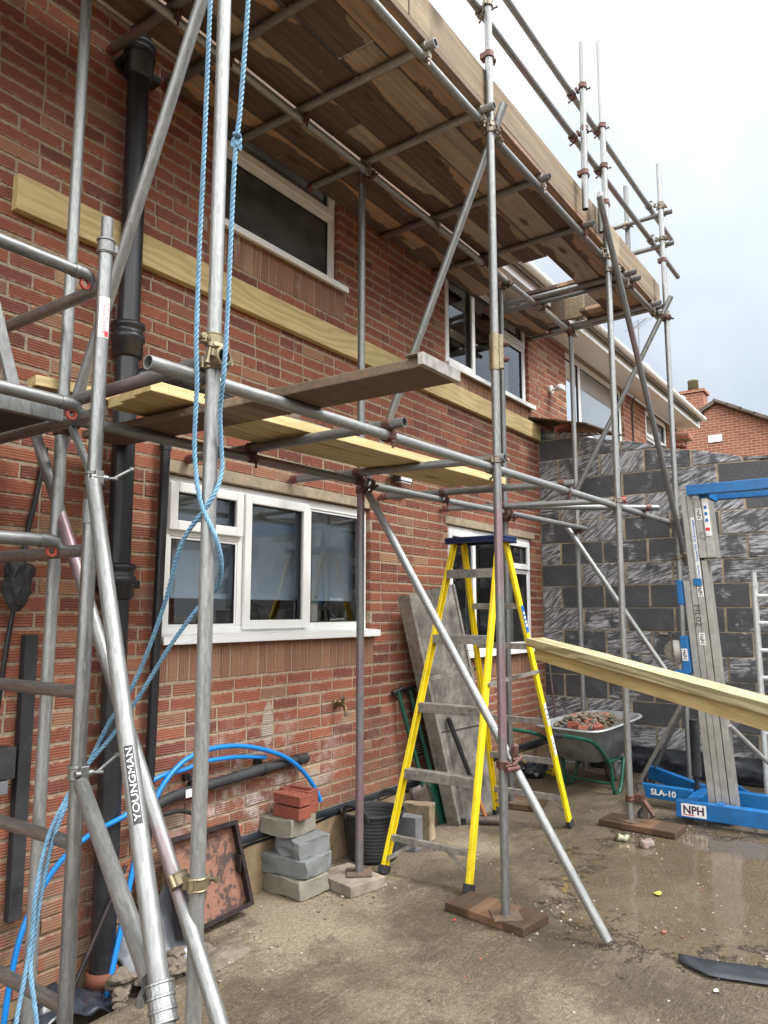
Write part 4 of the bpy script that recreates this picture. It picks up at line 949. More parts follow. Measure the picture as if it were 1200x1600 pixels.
for z in (4.50, 1.74):
    mb = MB(); mb.bb(PX-.10, PX+.10, -.03, -.004, z-.03, z+.03); mb.bb(PX-.12, PX-.06, -.09, -.004, z-.02, z+.02); mb.bb(PX+.06, PX+.12, -.09, -.004, z-.02, z+.02); mb.build('wall_bracket', 'black', sp, .004)
mb = MB(); mb.tube((PX, PY, -.25), (PX, PY, -.03), .060, 24); mb.lathe([(.060,-.02),(.072,-.02),(.072,.05),(.060,.05)], (PX, PY, -.075)); mb.build('clay_socket', 'terracotta', sp)
dp = thing('downpipe', (2.53, -.05, 0), 'slim black downpipe to the left of the kitchen window', 'drainpipe')
mb = MB(); mb.tube((2.515, -.05, .05), (2.545, -.05, 2.50), .026, 18); mb.build('pipe', 'black', dp)
mb = MB(); mb.tube((2.545, -.05, 2.46), (2.545, -.05, 2.52), .031, 18); mb.build('collar', 'black', dp)
mb = MB(); mb.tube((2.518, -.05, .50), (2.518, -.05, .58), .030, 18); mb.build('collar', 'black', dp)
bp1 = MB(); bp1.sweep(catmull([(3.765, -.13, .43), (3.745, -.12, .489), (3.634, -.10, .627), (3.459, -.09, .745), (3.19, -.08, .835), (2.946, -.08, .866), (2.768, -.08, .848), (2.645, -.09, .796), (2.549, -.10, .712), (2.477, -.11, .604), (2.418, -.12, .468), (2.38, -.13, .361), (2.336, -.14, .186), (2.293, -.15, .032), (2.25, -.16, -.12)], .04), .0135, 12)
tag(bp1.build('water_pipe', 'blue_pipe'), 'bright blue water pipe arching highest over the black pipe and down behind the red bricks', 'pipe', 'blue water pipes')
bp2 = MB(); bp2.sweep(catmull([(3.343, -.06, .753), (3.111, -.06, .788), (2.876, -.06, .80), (2.745, -.06, .781), (2.581, -.065, .773), (2.449, -.07, .728), (2.324, -.18, .671), (2.158, -.12, .597), (2.037, -.09, .51), (1.953, -.08, .404), (1.877, -.08, .259), (1.839, -.08, .083), (1.82, -.08, -.1)], .04), .0125, 12)
tag(bp2.build('water_pipe', 'blue_pipe'), 'bright blue water pipe ending in a cut end at the wall clip', 'pipe', 'blue water pipes')
wp = thing('waste_pipe', (3.1, -.06, .68), 'lagged black pipe running level along the wall under the blue pipes', 'pipe')
mb = MB(); mb.sweep(catmull([(3.71, -.05, .692), (3.4, -.055, .690), (3.0, -.06, .675), (2.80, -.06, .665), (2.66, -.07, .66), (2.52, -.075, .632), (2.42, -.09, .60)], .05), .028, 14); mb.build('pipe', 'rubber', wp)
mb = MB(); mb.tube((3.715, -.05, .692), (3.62, -.052, .691), .033, 14); mb.build('lagging', 'rubber', wp); mb = MB(); mb.tube((3.36, -.056, .689), (3.10, -.058, .680), .031, 14); mb.build('lagging', 'rubber', wp)
for x in (3.33, 2.80):
    mb = MB(); mb.ring((x, -.057, .683), (1,0,0), .029, .034, .03); mb.bb(x-.008, x+.008, -.04, .0, .71, .735); mb.bb(x-.03, x+.005, -.03, -.002, .715, .745); mb.build('clip', 'black', wp)
mb = MB(); mb.bb(2.72, 2.76, -.099, -.0975, .645, .685); mb.build('label', 'white', wp)
mb = MB(); mb.sweep(catmull([(2.46, -.08, .60), (2.58, -.07, .585), (2.72, -.06, .575), (2.84, -.06, .52), (2.87, -.06, .42)], .03), .011, 8); mb.build('hose', 'black', wp)
tp = thing('outside_tap', (4.06, -.01, .99), 'small brass outside tap on the brick wall under the kitchen window', 'tap')
mb = MB(); mb.tube((4.06, .0, .99), (4.06, -.075, .985), .014, 10); mb.lathe([(.0,-.004),(.028,0),(.026,.008),(.0,.010)], (4.06, -.004, .99), (0,-1,0), 16); mb.sweep([(4.06, -.06, .985), (4.06, -.09, .975), (4.06, -.10, .93)], .011, 8); mb.tube((4.06, -.065, .985), (4.06, -.07, 1.03), .012, 8); mb.build('tap_body', 'brass', tp)
mb = MB(); mb.box((4.06, -.07, 1.035), (.055, .012, .01), Matrix.Rotation(R(25), 3, 'Z')); mb.tube((4.06, -.10, .935), (4.06, -.10, .912), .015, 8); mb.build('tap_handle', 'coupler', tp)
sl_ = thing('security_light', (4.80, -.02, 2.62), 'small black floodlight with white lens on the wall under the joists', 'light')
mb = MB(); mb.bb(4.70, 4.88, -.10, -.04, 2.60, 2.70); mb.bb(4.76, 4.82, -.05, .0, 2.62, 2.68); mb.sweep(catmull([(4.70, -.03, 2.66), (4.64, -.02, 2.58), (4.70, -.02, 2.50), (4.85, -.02, 2.49), (4.92, -.02, 2.56)], .03), .006, 6); mb.build('housing', 'black', sl_)
mb = MB(); mb.prism([(4.715, -.104, 2.61), (4.865, -.104, 2.61), (4.865, -.104, 2.685), (4.715, -.104, 2.685)], (0, .004, 0)); mb.bb(4.72, 4.86, -.10, -.045, 2.594, 2.599); mb.build('lens', 'lamp', sl_)
# far left: cable in a bag, tarred battens, meter box
cb = MB(); cb.sweep(catmull([(1.89, -.02, 2.36), (1.864, -.02, 2.17), (1.818, -.025, 1.93), (1.798, -.04, 1.79), (1.784, -.03, 1.65), (1.767, -.02, 1.48), (1.748, -.02, 1.26), (1.72, -.02, .9)], .05), .011, 8)
tag(cb.build('cable', 'black'), 'black cable running down the brick wall at the far left', 'cable')
bg_ = MB(); bg_.rock((1.755, -.10, 1.735), .075, 6, (.85, .6, 1.25), 3, .45); tag(bg_.build('cable_bag', 'rubber', None, origin=(1.755, -.10, 1.735)), 'crumpled black plastic bag tied round the cable joint at the far left', 'bag')
bt_ = MB(); bt_.bb(1.835, 1.895, -.045, -.004, .30, 1.50); tag(bt_.build('tarred_batten', 'rubber', None, .003, origin=(1.865, -.02, .3)), 'upright black tarred batten fixed to the wall behind the left standard', 'batten')
mbx = thing('meter_box', (1.72, -.04, .97), 'scuffed black box with white corner on the wall at the far left', 'box')
mb = MB(); mb.bb(1.60, 1.80, -.09, -.004, .90, 1.03); mb.build('case', 'rubber', mbx, .004); mb = MB(); mb.bb(1.60, 1.775, -.085, -.004, .84, .896); mb.build('lower_cover', 'greysheet', mbx, .003)

# ================================================================== ALUMINIUM TOWER (left)
AR = .0254
tw = thing('scaffold_tower', (1.57, -.9, 0), 'scratched aluminium mobile tower with a stabiliser leg at the far left', 'scaffold tower')
def apole(name, p0, p1, r=AR, mat='alu', par=tw, hollow=.0): 
    return tube_obj(name, p0, p1, r, mat, par, hollow)
TX, TY = 1.57, -.90
upr = apole('upright', (TX, TY, 1.97), (TX, TY, 2.93)); lwr = apole('upright', (TX-.005, TY, .12), (TX-.005, TY, 1.965), AR, 'alu')
mb = MB(); mb.tube((TX, TY, 2.93), (TX, TY, 3.07), .0215, 18); mb.build('spigot', 'alu_pale', upr)
mb = MB(); mb.ring((TX, TY, 2.955), (0,0,1), AR+.0005, AR+.005, .055, 20); mb.ring((TX, TY, 2.98), (0,0,1), AR+.004, AR+.009, .008, 20); mb.ring((TX, TY, 2.935), (0,0,1), AR+.004, AR+.008, .006, 20); mb.box((TX+.03, TY-.012, 2.955), (.014, .02, .03)); mb.build('locking_collar', 'alu_pale', upr, .001, 1)
mb = MB(); mb.ring((TX-.005, TY, 1.955), (0,0,1), AR+.0005, AR+.004, .085, 20); mb.ring((TX-.005, TY, 1.915), (0,0,1), AR+.003, AR+.006, .006, 20); mb.build('joint_sleeve', 'alu_pale', lwr)
rz = [2.80, 2.315, 1.82, 1.325, .825, .31]
for z in rz:
    apole('rung', (TX, TY+.02, z), (TX, -.06, z), .0235, 'alu')
apole('upright', (TX, -.075, .12), (TX, -.075, 2.95))
def claw_brace(p0, p1, m_='alu_pale'):
    o = apole('brace', p0, p1, .0235, m_); p1 = Vector(p1); d = (p1-Vector(p0)).normalized()
    mb = MB(); mb.sweep([p1 - d*.01, p1 + d*.03, p1 + d*.055 + Vector((0,0,-.006)), p1 + d*.075 + Vector((0,0,-.03))], [.027, .026, .022, .014], 12); mb.build('claw', 'alu', o)
    mb = MB(); c = p1 + d*.038 + Vector((0, -.0, -.037)); mb.ring(c, (0,1,0), .013, .021, .012, 16); mb.build('trigger', 'cap_red', o)
    return o
claw_brace((.20, TY+.08, 2.86), (TX-.085, TY+.05, 2.845)); claw_brace((.20, TY+.09, 2.36), (TX-.085, TY+.09, 2.355)); claw_brace((.20, TY+.17, 1.845), (TX-.085, TY+.17, 1.858))
mb = MB(); mb.beam((.2, TY+.20, 2.335), (TX-.02, TY+.20, 2.335), .03, .055); dk = mb.build('deck_edge', 'alu_pale', tw, .003)
mb = MB(); mb.bb(.2, TX-.05, TY+.22, -.10, 2.315, 2.335); mb.build('deck', 'rubber', tw)
mb = MB(); mb.beam((1.40, -.655, 2.36), (1.30, -.60, 2.78), .022, .045, (1,0,0)); mb.build('strut', 'alu_pale', tw, .002)
mb = MB(); mb.beam((TX+.0, TY+.16, 2.29), (TX+.01, TY+.02, 2.08), .022, .022, (1,0,0)); mb.build('strut', 'alu_pale', tw, .002)
# stabiliser
def clamp(par, c, ax, hdir, mat='alu'):
    c = Vector(c); ax = Vector(ax).normalized(); h = Vector(hdir).normalized(); mb = MB()
    mb.ring(c, ax, AR+.0006, AR+.007, .05, 20)
    for e in (-.018, .018): mb.ring(c + ax*e, ax, AR+.005, AR+.011, .008, 20)
    q = c + h*(AR+.016); s_ = ax.cross(h); mb.tube(q - s_*.03, q + s_*.03, .012, 10); mb.box(q - h*.004, (.03, .03, .05), Matrix((h, s_, ax)).transposed())
    o = mb.build('clamp', mat, par, .002, 1)
    mb = MB(); e = q + s_*.03; mb.tube(e, e + s_*.03 + h*.02, .006, 8); mb.tube(e + s_*.02, e + s_*.09 + ax*.045, .006, 8); mb.rock(e + s_*.09 + ax*.045, .010, 1, (1,1,1), 1, 0); mb.build('wing_nut', 'alu_pale', o)
S0, S1 = Vector((1.525, -.965, 2.05)), Vector((1.135, -2.12, .06))
st = apole('stabiliser', S0, S1, AR, 'alu_pale'); clamp(st, (TX, TY, 2.075), (0,0,1), (-.2,-1,0))
sdv = (S1-S0).normalized()
mb = MB(); q = S0 + sdv*2.115*.0; mb.tube(S1 + sdv*-.02, S1 + sdv*.03, .045, 18); mb.build('rubber_foot', 'rubber', st)
cq = S0 + sdv*1.60; A1 = Vector((1.545, -.955, 1.03)); arm = apole('stabiliser_arm', A1, cq + Vector((0.015, .062, .03)), AR, 'alu_pale'); clamp(arm, (TX-.005, TY, 1.06), (0,0,1), (-.1,-1,0))
mb = MB(); mb.ring(cq, sdv, AR+.0006, AR+.007, .085, 20)
for e in (-.04, -.012, .016, .04): mb.ring(cq + sdv*e, sdv, AR+.004, AR+.010, .007, 20)
mb.tube(cq + Vector((-.01, .055, .005)) - Vector(FW)*.03, cq + Vector((-.01, .055, .005)) + Vector(FW)*.02, .013, 10); mb.build('collar', 'alu', st, .001, 1)
# printing on the tower
def wrap_label(par, p, ax, out, w, h, mat, name, r):
    p, ax, out = Vector(p), Vector(ax).normalized(), Vector(out).normalized(); s_ = ax.cross(out); mb = MB(); n = 10; vs = []
    for e in (-h/2, h/2):
        for i in range(n+1):
            a = -w/2/r + w/r*i/n; vs.append(p + ax*e + out*math.cos(a)*r + s_*math.sin(a)*r)
    mb.add(vs, [(i, i+1, n+2+i, n+1+i) for i in range(n)], True); return mb.build(name, mat, par)
camv = Vector((0, -3.295, 1.6))
def out_dir(p, ax): d = camv - Vector(p); ax = Vector(ax).normalized(); d -= ax*d.dot(ax); return d.normalized()
p = Vector((TX, TY, 2.675)); o = out_dir(p, (0,0,1)); o = (o + Vector((0,0,1)).cross(o)*.30).normalized()
wrap_label(upr, p, (0,0,1), o, .042, .155, 'white', 'sticker', AR+.0008)
xd, yd = Vector((0,0,1)), Vector((0,0,1)).cross(o)*-1
def cyl_text(body, par, p, ax, o, h, mat, r, width, shift=0.):
    ob = text(body, 'lettering', (0,0,0), (1,0,0), (0,1,0), h, mat, par, .0, width=width)
    b = Vector(BASE[ob.name]); ax = Vector(ax).normalized(); o = Vector(o).normalized(); s_ = o.cross(ax) 
    for v in ob.data.vertices:
        c = v.co + b; a = (c.y+shift)/r; v.co = Vector(p) + ax*c.x + o*math.cos(a)*r + s_*math.sin(a)*r - b
    return ob
cyl_text('BOUGHTON PLANT', upr, p, (0,0,1), o, .013, 'redink', AR+.0016, .125, .001); cyl_text('HIRE & SALES', upr, p + Vector((0,0,.02)), (0,0,1), o, .008, 'redink', AR+.0016, .08, -.013)
wrap_label(upr, p + Vector((0,0,-.063)), (0,0,1), (o*.93 + Vector((0,0,1)).cross(o)*.37), .016, .022, 'redink', 'sticker', AR+.0012)
ps = S0 + sdv*1.08; os_ = out_dir(ps, sdv)
wrap_label(st, ps, sdv, os_, .025, .215, 'ink', 'sticker', AR+.0008)
cyl_text('YOUNGMAN', st, ps, -sdv, os_, .0175, 'white', AR+.0018, .20)
wrap_label(st, S0 + sdv*.0 + Vector((0,0,0)), sdv, os_, .01, .01, 'alu', 'sticker', AR+.0004)

# ================================================================== ROPE
def rope(pts, r=.0068):
    c = catmull(pts, .007); mb = MB(); tot = 0; up = None; strands = [[], [], []]
    for i, p in enumerate(c):
        d = (c[min(i+1, len(c)-1)] - c[max(i-1, 0)]).normalized()
        if up is None: up = d.orthogonal().normalized()
        up = (up - d*up.dot(d)).normalized(); w = d.cross(up)
        if i: tot += (p - c[i-1]).length
        for k in range(3):
            a = 2*math.pi*(tot/.052 + k/3); strands[k].append(p + (up*math.cos(a) + w*math.sin(a))*r*.62)
    for s_ in strands: mb.sweep(s_, r*.62, 6)
    return mb
ra = rope([(1.462,-1.568,3.9), (1.462,-1.568,3.698), (1.483,-1.541,3.450), (1.516,-1.497,3.058), (1.541,-1.461,2.749), (1.555,-1.445,2.46), (1.572,-1.435,2.336), (1.600,-1.401,2.130), (1.624,-1.407,1.965), (1.656,-1.450,1.841), (1.700,-1.432,1.762), (1.745,-1.370,1.690), (1.775,-1.274,1.641), (1.768,-1.218,1.589), (1.752,-1.115,1.470), (1.741,-0.973,1.293), (1.715,-0.870,1.158), (1.659,-0.801,1.047), (1.598,-0.777,0.935), (1.530,-0.800,0.833), (1.480,-0.830,0.681), (1.470,-0.840,0.562), (1.450,-0.845,0.438), (1.42,-0.86,0.300), (1.40,-.88,.10), (1.38,-.86,.02)])
ra.rock((1.545, -1.62, 3.085), .019, 2, (1, 1, 1.3), 2, .3)
ra.rock((1.53, -1.635, 3.10), .012, 4, (1.3, 1, .6), 2, .3)
rb = rope([(1.503,-1.703,3.9), (1.503,-1.703,3.655), (1.518,-1.678,3.453), (1.535,-1.641,3.190), (1.544,-1.612,3.008), (1.580,-1.561,2.564), (1.595,-1.535,2.362), (1.634,-1.479,2.254), (1.668,-1.450,2.162), (1.679,-1.446,2.071), (1.662,-1.445,2.004), (1.640,-1.420,1.938), (1.640,-1.305,1.825), (1.694,-1.155,1.615), (1.717,-0.990,1.363), (1.703,-0.864,1.203), (1.678,-0.797,1.066), (1.613,-0.790,0.954), (1.550,-0.800,0.827), (1.50,-0.825,0.652), (1.475,-0.835,0.499), (1.462,-0.86,0.438), (1.467,-0.90,0.300), (1.47,-.93,.1), (1.5,-.95,.02)])
for k in range(3): pass
rp_ = thing('rope', (1.6, -1.3, .0), 'knotted pale blue twisted rope looped down the left front standard', 'rope')
ra.build('rope_strand', 'rope', rp_); rb.build('rope_strand', 'rope', rp_)

# ================================================================== STEPLADDER
ld = thing('stepladder', (4.78, -.75, 0), 'tall yellow fibreglass stepladder with a dark blue top standing on the wet concrete', 'stepladder')
TL = 2.10
def stile(p0, p1, w=.058, t=.024, side=1):
    """fibreglass channel: web on the outer side with two flanges"""
    p0, p1 = Vector(p0), Vector(p1); d = (p1-p0).normalized(); y = Vector((0,1,0)); y = (y - d*y.dot(d)).normalized(); x = y.cross(d).normalized()
    mb = MB(); L = (p1-p0).length; M = Matrix((d, y, x)).transposed(); c = (p0+p1)/2
    mb.box(c - y*side*(t/2-.003), (L, .006, w), M)
    for e in (-1, 1): mb.box(c + x*e*(w/2-.003) + y*side*.003, (L, t-.006, .0058), M)
    return mb
FA = [((3.99, -1.05, .012), (4.735, -.91, TL)), ((3.98, -.46, .012), (4.735, -.555, TL))]; RA = [((5.55, -1.04, .035), (4.86, -.90, TL)), ((5.55, -.435, .035), (4.86, -.56, TL))]
def lerp(a, b, t): return Vector(a)*(1-t) + Vector(b)*t
for k in range(2):
    o = stile(*FA[k], side=1 if k == 0 else -1).build('front_stile', 'grp', ld, .002, 1)
    mb = MB(); a, b = FA[k]; d = (Vector(b)-Vector(a)).normalized(); mb.beam(Vector(a)-d*.004, Vector(a)+d*.045, .036, .09, (1,0,0)); mb.build('rubber_foot', 'rubber', o, .003)
    o = stile(*RA[k], side=1 if k == 0 else -1, w=.056).build('rear_stile', 'grp', ld, .002, 1)
    mb = MB(); a, b = RA[k]; d = (Vector(b)-Vector(a)).normalized(); mb.beam(Vector(a)-d*.004, Vector(a)+d*.045, .036, .07, (1,0,0)); mb.build('rubber_foot', 'rubber', o, .003)
    if k == 0: rs = o
for z in (.574, .976, 1.42, 1.868):
    t = z/TL; a, b = lerp(*FA[0], t), lerp(*FA[1], t)
    mb = MB(); mb.bb(a.x-.034, a.x+.036, a.y+.012, b.y-.012, z+.026, z+.030); mb.bb(a.x-.036, a.x-.031, a.y+.012, b.y-.012, z-.030, z+.028); mb.bb(a.x-.031, a.x-.016, a.y+.012, b.y-.012, z-.030, z-.026); mb.bb(a.x-.0375, a.x-.036, a.y+.013, b.y-.013, z+.012, z+.018); mb.bb(a.x-.0375, a.x-.036, a.y+.013, b.y-.013, z-.014, z-.008); mb.bb(a.x+.031, a.x+.036, a.y+.012, b.y-.012, z-.010, z+.020)
    tr_ = mb.build('tread', 'tread', ld, .001, 1)
for z in (.208,):
    t = z/TL; a, b = lerp(*FA[0], t), lerp(*FA[1], t); mb = MB(); mb.bb(a.x-.03, a.x+.0, a.y+.01, b.y-.01, z-.018, z+.018); mb.build('tread', 'tread', ld, .002)
    for a, b in ((lerp(*FA[0], .02), (4.06, -.85, z)), (lerp(*FA[1], .02), (4.06, -.66, z))):
        mb = MB(); mb.beam(Vector(a)+Vector((.02,0,.03)), b, .025, .004, (1,0,0)); mb.build('corner_strut', 'tread', ld)
for z in (.239, .515, .808, 1.356, 1.645):
    t = z/TL; a, b = lerp(*RA[0], t), lerp(*RA[1], t); mb = MB(); mb.bb(a.x-.012, a.x+.012, a.y+.012, b.y-.012, z-.022, z+.022); mb.build('rear_bar', 'tread', ld, .002)
for a, b in ((lerp(*RA[0], .03), lerp(*RA[0], .12)), (lerp(*RA[1], .03), lerp(*RA[1], .12))):
    mb = MB(); m_ = (-.73 if a.y < -.7 else -.75); mb.beam(a + Vector((0, 0, .03)), Vector((b.x, m_ + (-.1 if a.y < -.7 else .1), b.z-.03)), .022, .004, (1,0,0)); mb.build('corner_strut', 'tread', ld)
for k, sg in ((0, 1), (1, -1)):
    a, b = lerp(*FA[k], 1.14/TL), lerp(*RA[k], 1.16/TL); y = -.0; mb = MB(); off = Vector((0, -.022*sg, 0)); mb.beam(a+off, b+off, .004, .028); mb.tube(a+off+Vector((0,.01,0)), a+off-Vector((0,.01,0)), .011, 10); mb.tube(b+off+Vector((0,.01,0)), b+off-Vector((0,.01,0)), .011, 10); mb.build('spreader', 'tread', ld)
mb = MB(); mb.bb(4.685, 4.915, -.965, -.50, TL+.012, TL+.034); mb.bb(4.685, 4.70, -.965, -.50, TL-.012, TL+.012); mb.bb(4.90, 4.915, -.965, -.50, TL-.012, TL+.012); mb.bb(4.70, 4.90, -.965, -.95, TL-.012, TL+.012); mb.bb(4.70, 4.90, -.515, -.50, TL-.012, TL+.012); mb.build('top_cap', 'navy', ld, .006)
def on_stile(t, w, L, mat, name, lift):
    a, b = Vector(RA[0][0]), Vector(RA[0][1]); d = (b-a).normalized(); y = Vector((0,1,0)); y = (y - d*y.dot(d)).normalized(); x = y.cross(d).normalized(); c = a + (b-a)*t - y*(.016+lift)
    mb = MB(); mb.box(c, (L, .0012, w), Matrix((d, y, x)).transposed()); return mb.build(name, mat, rs), c, d, x, y
on_stile(.735, .040, .20, 'blueink', 'sticker', .0)
for q in (.755, .74, .725, .712): on_stile(q, .022, .018, 'white', 'sticker', .0012)
on_stile(.40, .034, .17, 'white', 'sticker', .0); on_stile(.29, .034, .15, 'white', 'sticker', .0)
for q in (.42, .40, .385, .30, .28): on_stile(q, .020, .010, 'ink', 'sticker', .0012)

# ================================================================== JOISTS ON THE LADDER
def joist(p0, p1, w, h, mat, label):
    p0, p1 = Vector(p0), Vector(p1); d = (p1-p0).normalized(); L = (p1-p0).length; sd_ = Vector((0,0,1)).cross(d).normalized(); u = d.cross(sd_)
    mb = MB(); mb.box((0,0,0), (L, w, h)); o = mb.build('timber_joist', mat, None, .003, 2, origin=(0,0,0))
    o.matrix_world = Matrix.Translation((p0+p1)/2) @ Matrix((d, sd_, u)).transposed().to_4x4(); return tag(o, label, 'timber', 'joists leaning on the stepladder')
JP, JQ = Vector((4.88, -1.10, 1.40)), Vector((3.55, -3.30, 1.085))
jd = (JQ-JP).normalized(); js = Vector((0,0,1)).cross(jd).normalized()
joist(JP, JQ, .150, .056, 'treated_pale', 'upper pale treated joist sticking in from the right, end against the stepladder')
joist(JP + jd*.03 + Vector((0,0,-.072)) + js*.022, JQ + Vector((0,0,-.072)) + js*.022, .098, .084, 'treated', 'lower treated joist in shadow directly under the upper one at the right')

# ================================================================== MATERIAL LIFT
lf = thing('material_lift', (6.25, -1.9, .05), 'blue and aluminium manual material lift with a tall mast and two blue forks', 'lift')
G0 = .045
def lbox(name, x0, x1, y0, y1, z0, z1, mat, bev=.004, par=lf): mb = MB(); mb.bb(x0, x1, y0, y1, z0, z1); return mb.build(name, mat, par, bev)
nl = lbox('base_leg', 6.045, 6.12, -1.67, -3.4, G0+.045, G0+.165, 'liftblue', .006)
fl = lbox('base_leg', 6.62, 6.69, -1.70, -3.4, G0+.045, G0+.155, 'liftblue', .006)
cbm = lbox('cross_beam', 6.05, 6.68, -1.71, -1.80, G0+.075, G0+.155, 'liftblue', .005)
rl = MB(); rl.beam((6.43, -1.27, G0+.125), (6.40, -1.71, G0+.125), .06, .105); rl = rl.build('rear_leg', 'liftblue', lf, .005)
r2 = MB(); r2.beam((6.98, -1.22, G0+.16), (6.62, -1.74, G0+.125), .06, .11); r2 = r2.build('rear_leg', 'liftblue', lf, .005)
mb = MB(); mb.prism([(6.80, -1.78, G0+.06), (6.80, -1.78, G0+.20), (6.80, -1.95, G0+.18), (6.80, -2.10, G0+.10), (6.80, -2.22, G0+.12), (6.80, -2.28, G0+.22), (6.80, -2.37, G0+.22), (6.80, -2.36, G0+.10), (6.80, -2.2, G0+.03)], (.02, 0, 0)); mb.build('hook_bracket', 'liftblue', lf, .003)
mb = MB(); mb.bb(6.06, 6.14, -1.95, -2.0, G0+.165, G0+.171); mb.build('leg_plate', 'liftblue', lf)
for p, r in (((5.93, -1.475), .055), ((7.0, -1.20), .05), ((6.08, -3.3), .06), ((6.66, -3.3), .06)):
    x, y = p; z = gh(x, y) + r
    mb = MB(); mb.lathe([(.0,-.018),(r*.8,-.018),(r,-.010),(r,.010),(r*.8,.018),(.0,.018)], (x, y, z), (.9,.43,0), 24); c_ = mb.build('caster', 'rubber', lf)
    mb = MB(); mb.lathe([(.0,-.0195),(r*.55,-.0195),(r*.55,.0195),(.0,.0195)], (x, y, z), (.9,.43,0), 18); mb.build('hub', 'tread', c_)
    mb = MB(); a = Vector((.9,.43,0)).normalized(); 
    for e in (-.025, .025): mb.box(Vector((x, y, z+.03)) + a*e, (.006, .04, .10), Matrix.Rotation(math.atan2(.43,.9), 3, 'Z'))
    mb.box((x, y, z+.083), (.06, .06, .008)); mb.build('fork', 'steelhead', c_)
mb = MB(); mb.beam((5.93, -1.47, G0+.15), (6.44, -1.28, G0+.17), .05, .02); mb.build('caster_arm', 'steelhead', lf, .003)
# mast
def mast_col(y0, y1, x0, x1, z0, z1, mat='mast'):
    mb = MB(); d = y1-y0; mb.bb(x0+.012, x1-.012, y0+.004*(1 if d > 0 else -1), y1-.004*(1 if d > 0 else -1), z0, z1)
    for a, b in (((0, .46), (.49, 1.0)) if abs(d) > .08 else ((0, 1.0),)): mb.bb(x0, x0+.014, y0+d*a, y0+d*b, z0+.001, z1-.001); mb.bb(x1-.014, x1, y0+d*a, y0+d*b, z0+.001, z1-.001)
    return mb
TILT = Matrix.Rotation(R(1.6), 4, 'X')
mcol = mast_col(-1.775, -1.865, 6.15, 6.30, G0+.06, 2.52).build('mast', 'mast', lf, .002, 1)
mcol2 = mast_col(-1.869, -1.912, 6.165, 6.285, G0+.06, 2.00).build('mast_section', 'mast', lf, .002, 1)
mcol3 = mast_col(-1.719, -1.771, 6.16, 6.29, G0+.10, 1.845).build('mast_section', 'mast', lf, .002, 1)
car = mast_col(-1.869, -1.985, 6.135, 6.31, 2.015, 2.47).build('carriage', 'mast', lf, .002, 1)
mb = MB(); mb.bb(6.125, 6.1345, -1.935, -1.975, 2.18, 2.475); mb.build('carriage_bar', 'white', lf, .003)
lbox('top_bracket', 6.12, 6.20, -1.675, -1.715, 1.66, 1.85, 'liftblue', .006); lbox('top_bracket', 6.132, 6.15, -1.80, -1.86, 1.805, 1.86, 'liftblue', .003)
mb = MB(); mb.ring((6.12, -1.915, 2.19), (1,0,.0), .022, .027, .005, 20); mb.build('pull_ring', 'tread', lf)
fk = []
for x0, z0, y0 in ((6.06, 2.50, -1.86), (6.44, 2.50, -1.88)):
    mb = MB(); mb.bb(x0, x0+.075, y0, -3.5, z0, z0+.078); fk.append(mb.build('fork', 'liftblue', lf, .004))
mb = MB(); mb.bb(6.14, 6.44, -1.93, -2.01, 2.478, 2.548); mb.build('fork_carrier', 'liftblue', lf, .004)
lbox('warning_label', 6.1205, 6.1225, -1.94, -1.972, 2.20, 2.44, 'white', 0); lbox('warning_label', 6.119, 6.1203, -1.94, -1.972, 2.22, 2.245, 'redink', 0)
for z in (2.29, 2.34, 2.39): lbox('warning_label', 6.119, 6.1203, -1.945, -1.966, z, z+.025, 'blueink', 0)
# winch
mb = MB(); mb.lathe([(.0,-.03),(.085,-.03),(.088,-.022),(.03,-.018),(.03,.018),(.088,.022),(.085,.03),(.0,.03)], (6.14, -1.615, 1.30), (1,.2,0), 28); wn_ = mb.build('winch_drum', 'tread', lf)
mb = MB(); mb.bb(6.10, 6.19, -1.66, -1.712, 1.14, 1.42); mb.bb(6.08, 6.18, -1.60, -1.70, 1.13, 1.16); mb.build('winch_bracket', 'liftblue', lf, .004)
mb = MB(); mb.beam((6.09, -1.60, 1.22), (6.08, -1.605, 1.43), .025, .008, (0,1,0)); mb.tube((6.085, -1.58, 1.43), (6.06, -1.52, 1.435), .016, 12); mb.build('winch_handle', 'steelhead', lf)
for a, b in (((6.16, -1.72, .90), (6.42, -1.285, G0+.17)), ((6.28, -1.72, .90), (6.95, -1.26, G0+.2)), ((6.24, -2.04, .76), (6.68, -2.45, G0+.16))):
    mb = MB(); mb.tube(a, b, .016, 12); mb.build('mast_brace', 'mast', lf)
mb = MB(); mb.tube((6.55, -1.71, .30), (6.55, -1.71, .74), .038, 18); mb.tube((6.55, -1.71, .2), (6.55, -1.71, .30), .02, 12); hb = mb.build('roller_tube', 'rubber', lf)
